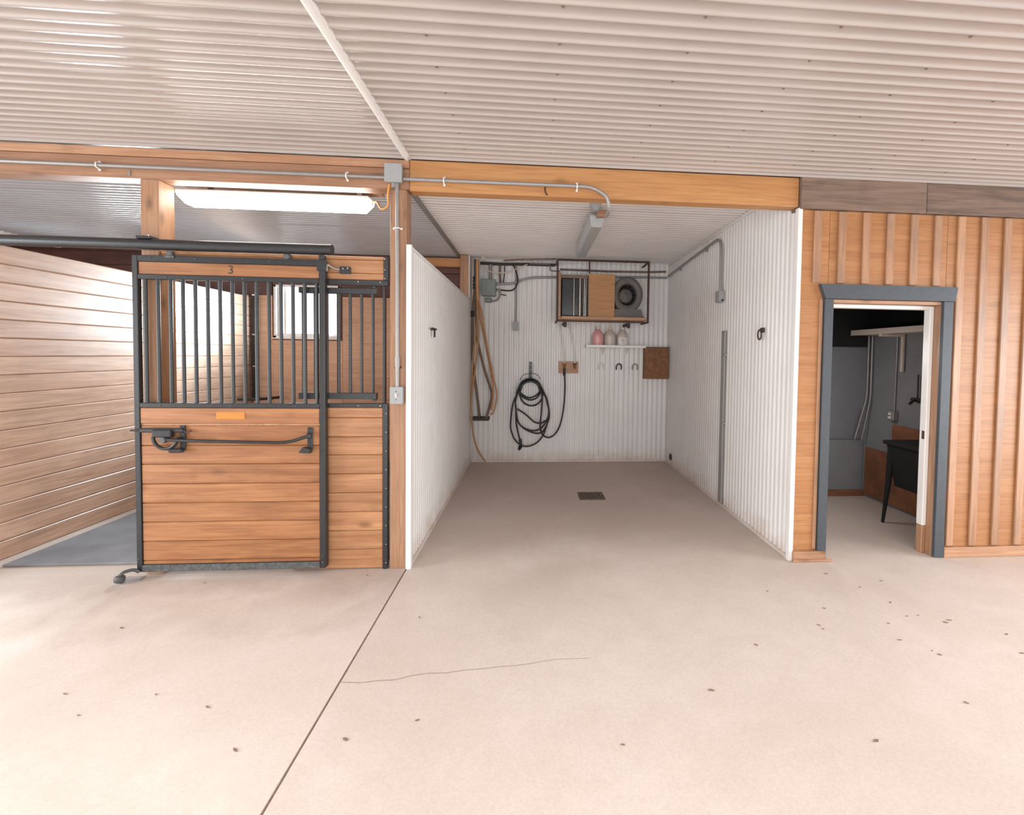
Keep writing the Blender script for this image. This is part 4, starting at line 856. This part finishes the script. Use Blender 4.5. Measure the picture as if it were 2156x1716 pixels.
# ================================================================== ROOM CONTENTS
t = thing('utility_sink', 'black freestanding utility sink inside the dark room', 'sink', (3.76, 4.2, 0))
def frus(mb, a, b):   # a,b = (x0,x1,y0,y1,z)
    v = [(a[0], a[2], a[4]), (a[1], a[2], a[4]), (a[1], a[3], a[4]), (a[0], a[3], a[4]), (b[0], b[2], b[4]), (b[1], b[2], b[4]), (b[1], b[3], b[4]), (b[0], b[3], b[4])]
    return mb.add(v, [(3, 2, 1, 0), (4, 5, 6, 7), (0, 1, 5, 4), (1, 2, 6, 5), (2, 3, 7, 6), (3, 0, 4, 7)])
frus(MB(), (3.625, 3.975, 3.97, 4.47, 0.39), (3.575, 3.99, 3.93, 4.53, 0.80)).build('basin', 'sink_black', t)
MB().bbox(3.55, 3.995, 3.90, 4.56, 0.801, 0.84, 0.008).build('rim', 'sink_black', t)
for (x, y, dx, dy) in ((3.61, 4.50, -0.045, 0.035), (3.61, 3.96, -0.03, -0.03), (3.95, 4.50, 0.01, 0.03), (3.95, 3.96, 0.01, -0.03)):
    MB().tube([(x + dx, y + dy, 0.0), (x + dx * 0.4, y + dy * 0.4, 0.4), (x, y, 0.80)], 0.014, 8, r2=0.038).build('leg', 'sink_black', t)
t = thing('wall_tap', 'dark wall tap above the black utility sink', 'tap', (3.96, 4.5, 1.3))
MB().tube(bend([(4.0, 4.62, 1.22), (3.93, 4.62, 1.24), (3.86, 4.60, 1.20)], 0.03), 0.014, 8).cyl((3.97, 4.45, 1.24), (3.97, 4.70, 1.24), 0.02, 8).build('spout', 'pipe_dark', t)
for y in (4.50, 4.65): MB().cyl((3.99, y, 1.24), (3.99, y, 1.50), 0.008, 6).build('riser', 'pipe_dark', t)
t = thing('room_shelf', 'pale bracketed shelf high on the right wall of the dark room', 'shelf', (3.85, 4.7, 1.95))
MB().bbox(3.70, 3.999, 3.90, 5.30, 1.93, 1.958, 0.003).build('shelf_board', 'cable_white', t)
MB().bbox(3.688, 3.6995, 3.90, 5.30, 1.925, 1.985, 0.002).build('front_edge', 'cable_white', t)
bk = MB().bbox(3.975, 3.999, 4.855, 4.89, 1.52, 1.929, 0.003); bk.bbox(3.72, 3.975, 4.855, 4.89, 1.90, 1.929, 0.003); bk.build('bracket', 'cable_white', t)
t = thing('outlet', 'white double outlet on the right wall of the dark room', 'outlet', (3.99, 4.99, 1.03))
MB().bbox(3.955, 4.019, 4.93, 5.03, 0.98, 1.09, 0.005).build('box_body', 'galv', t)
for z in (1.012, 1.052): MB().bbox(3.951, 3.9545, 4.96, 5.005, z - 0.012, z + 0.012, 0.001).build('socket', 'cap_white', t)
pipe('conduit', 'thin grey conduit rising above the room outlet', 'conduit', [(4.005, 4.98, 1.0905), (4.005, 4.97, 1.90)], 0.009, 'galv')
pipe('conduit', 'left of two grey conduits in the corner of the dark room', 'conduit', [(3.99, 5.40, 1.93), (3.99, 5.40, 1.20), (3.88, 5.44, 0.69)], 0.012, 'galv', 0.1)
pipe('conduit', 'right of two grey conduits in the corner of the dark room', 'conduit', [(3.99, 5.34, 1.93), (3.99, 5.34, 1.19), (3.94, 5.40, 0.69)], 0.012, 'galv', 0.1)

# ================================================================== LITTER ON THE AISLE FLOOR
sp = [(2.264, 3.449), (2.609, 3.311), (2.381, 3.229), (1.675, 3.209), (1.941, 2.963), (1.786, 2.774), (1.787, 2.732), (2.238, 2.766), (2.421, 2.839), (2.503, 2.846), (2.612, 2.757), (2.658, 2.78), (2.173, 2.596), (2.28, 2.486), (2.294, 2.45), (2.779, 2.434), (2.876, 2.613), (2.104, 2.089), (2.444, 3.01),
      (-2.406, 2.983), (-2.206, 2.417), (-1.779, 2.388), (-1.48, 2.286), (-1.206, 3.603), (-0.498, 2.143), (-0.777, 2.054), (-2.3, 3.537), (-1.207, 2.027), (-2.017, 2.269), (-0.687, 3.0), (0.4, 1.95), (0.9, 2.25), (1.3, 2.6), (1.5, 1.9)]
mb = MB()
for (x, y) in sp:
    L = random.uniform(0.006, 0.017); w = L * random.uniform(0.25, 0.5); a = random.uniform(-0.9, 0.4); c, s_ = math.cos(a), math.sin(a)
    P = [(-L, 0), (-L * .3, w), (L * .5, w * .8), (L, 0), (L * .3, -w), (-L * .6, -w * .7)]
    top = [(x + p * c - q * s_, y + p * s_ + q * c, 0.004) for p, q in P]; bot = [(a_, b_, 0.0008) for a_, b_, _ in top]
    mb.add(bot + top, [(0, 1, 2, 3, 4, 5)[::-1], (6, 7, 8, 9, 10, 11)] + [(i, (i + 1) % 6, 6 + (i + 1) % 6, 6 + i) for i in range(6)])
o = stuff(mb.build('leaf_litter', 'debris')); tag(o, 'scattered crumbs of dry litter on the aisle floor', 'litter')
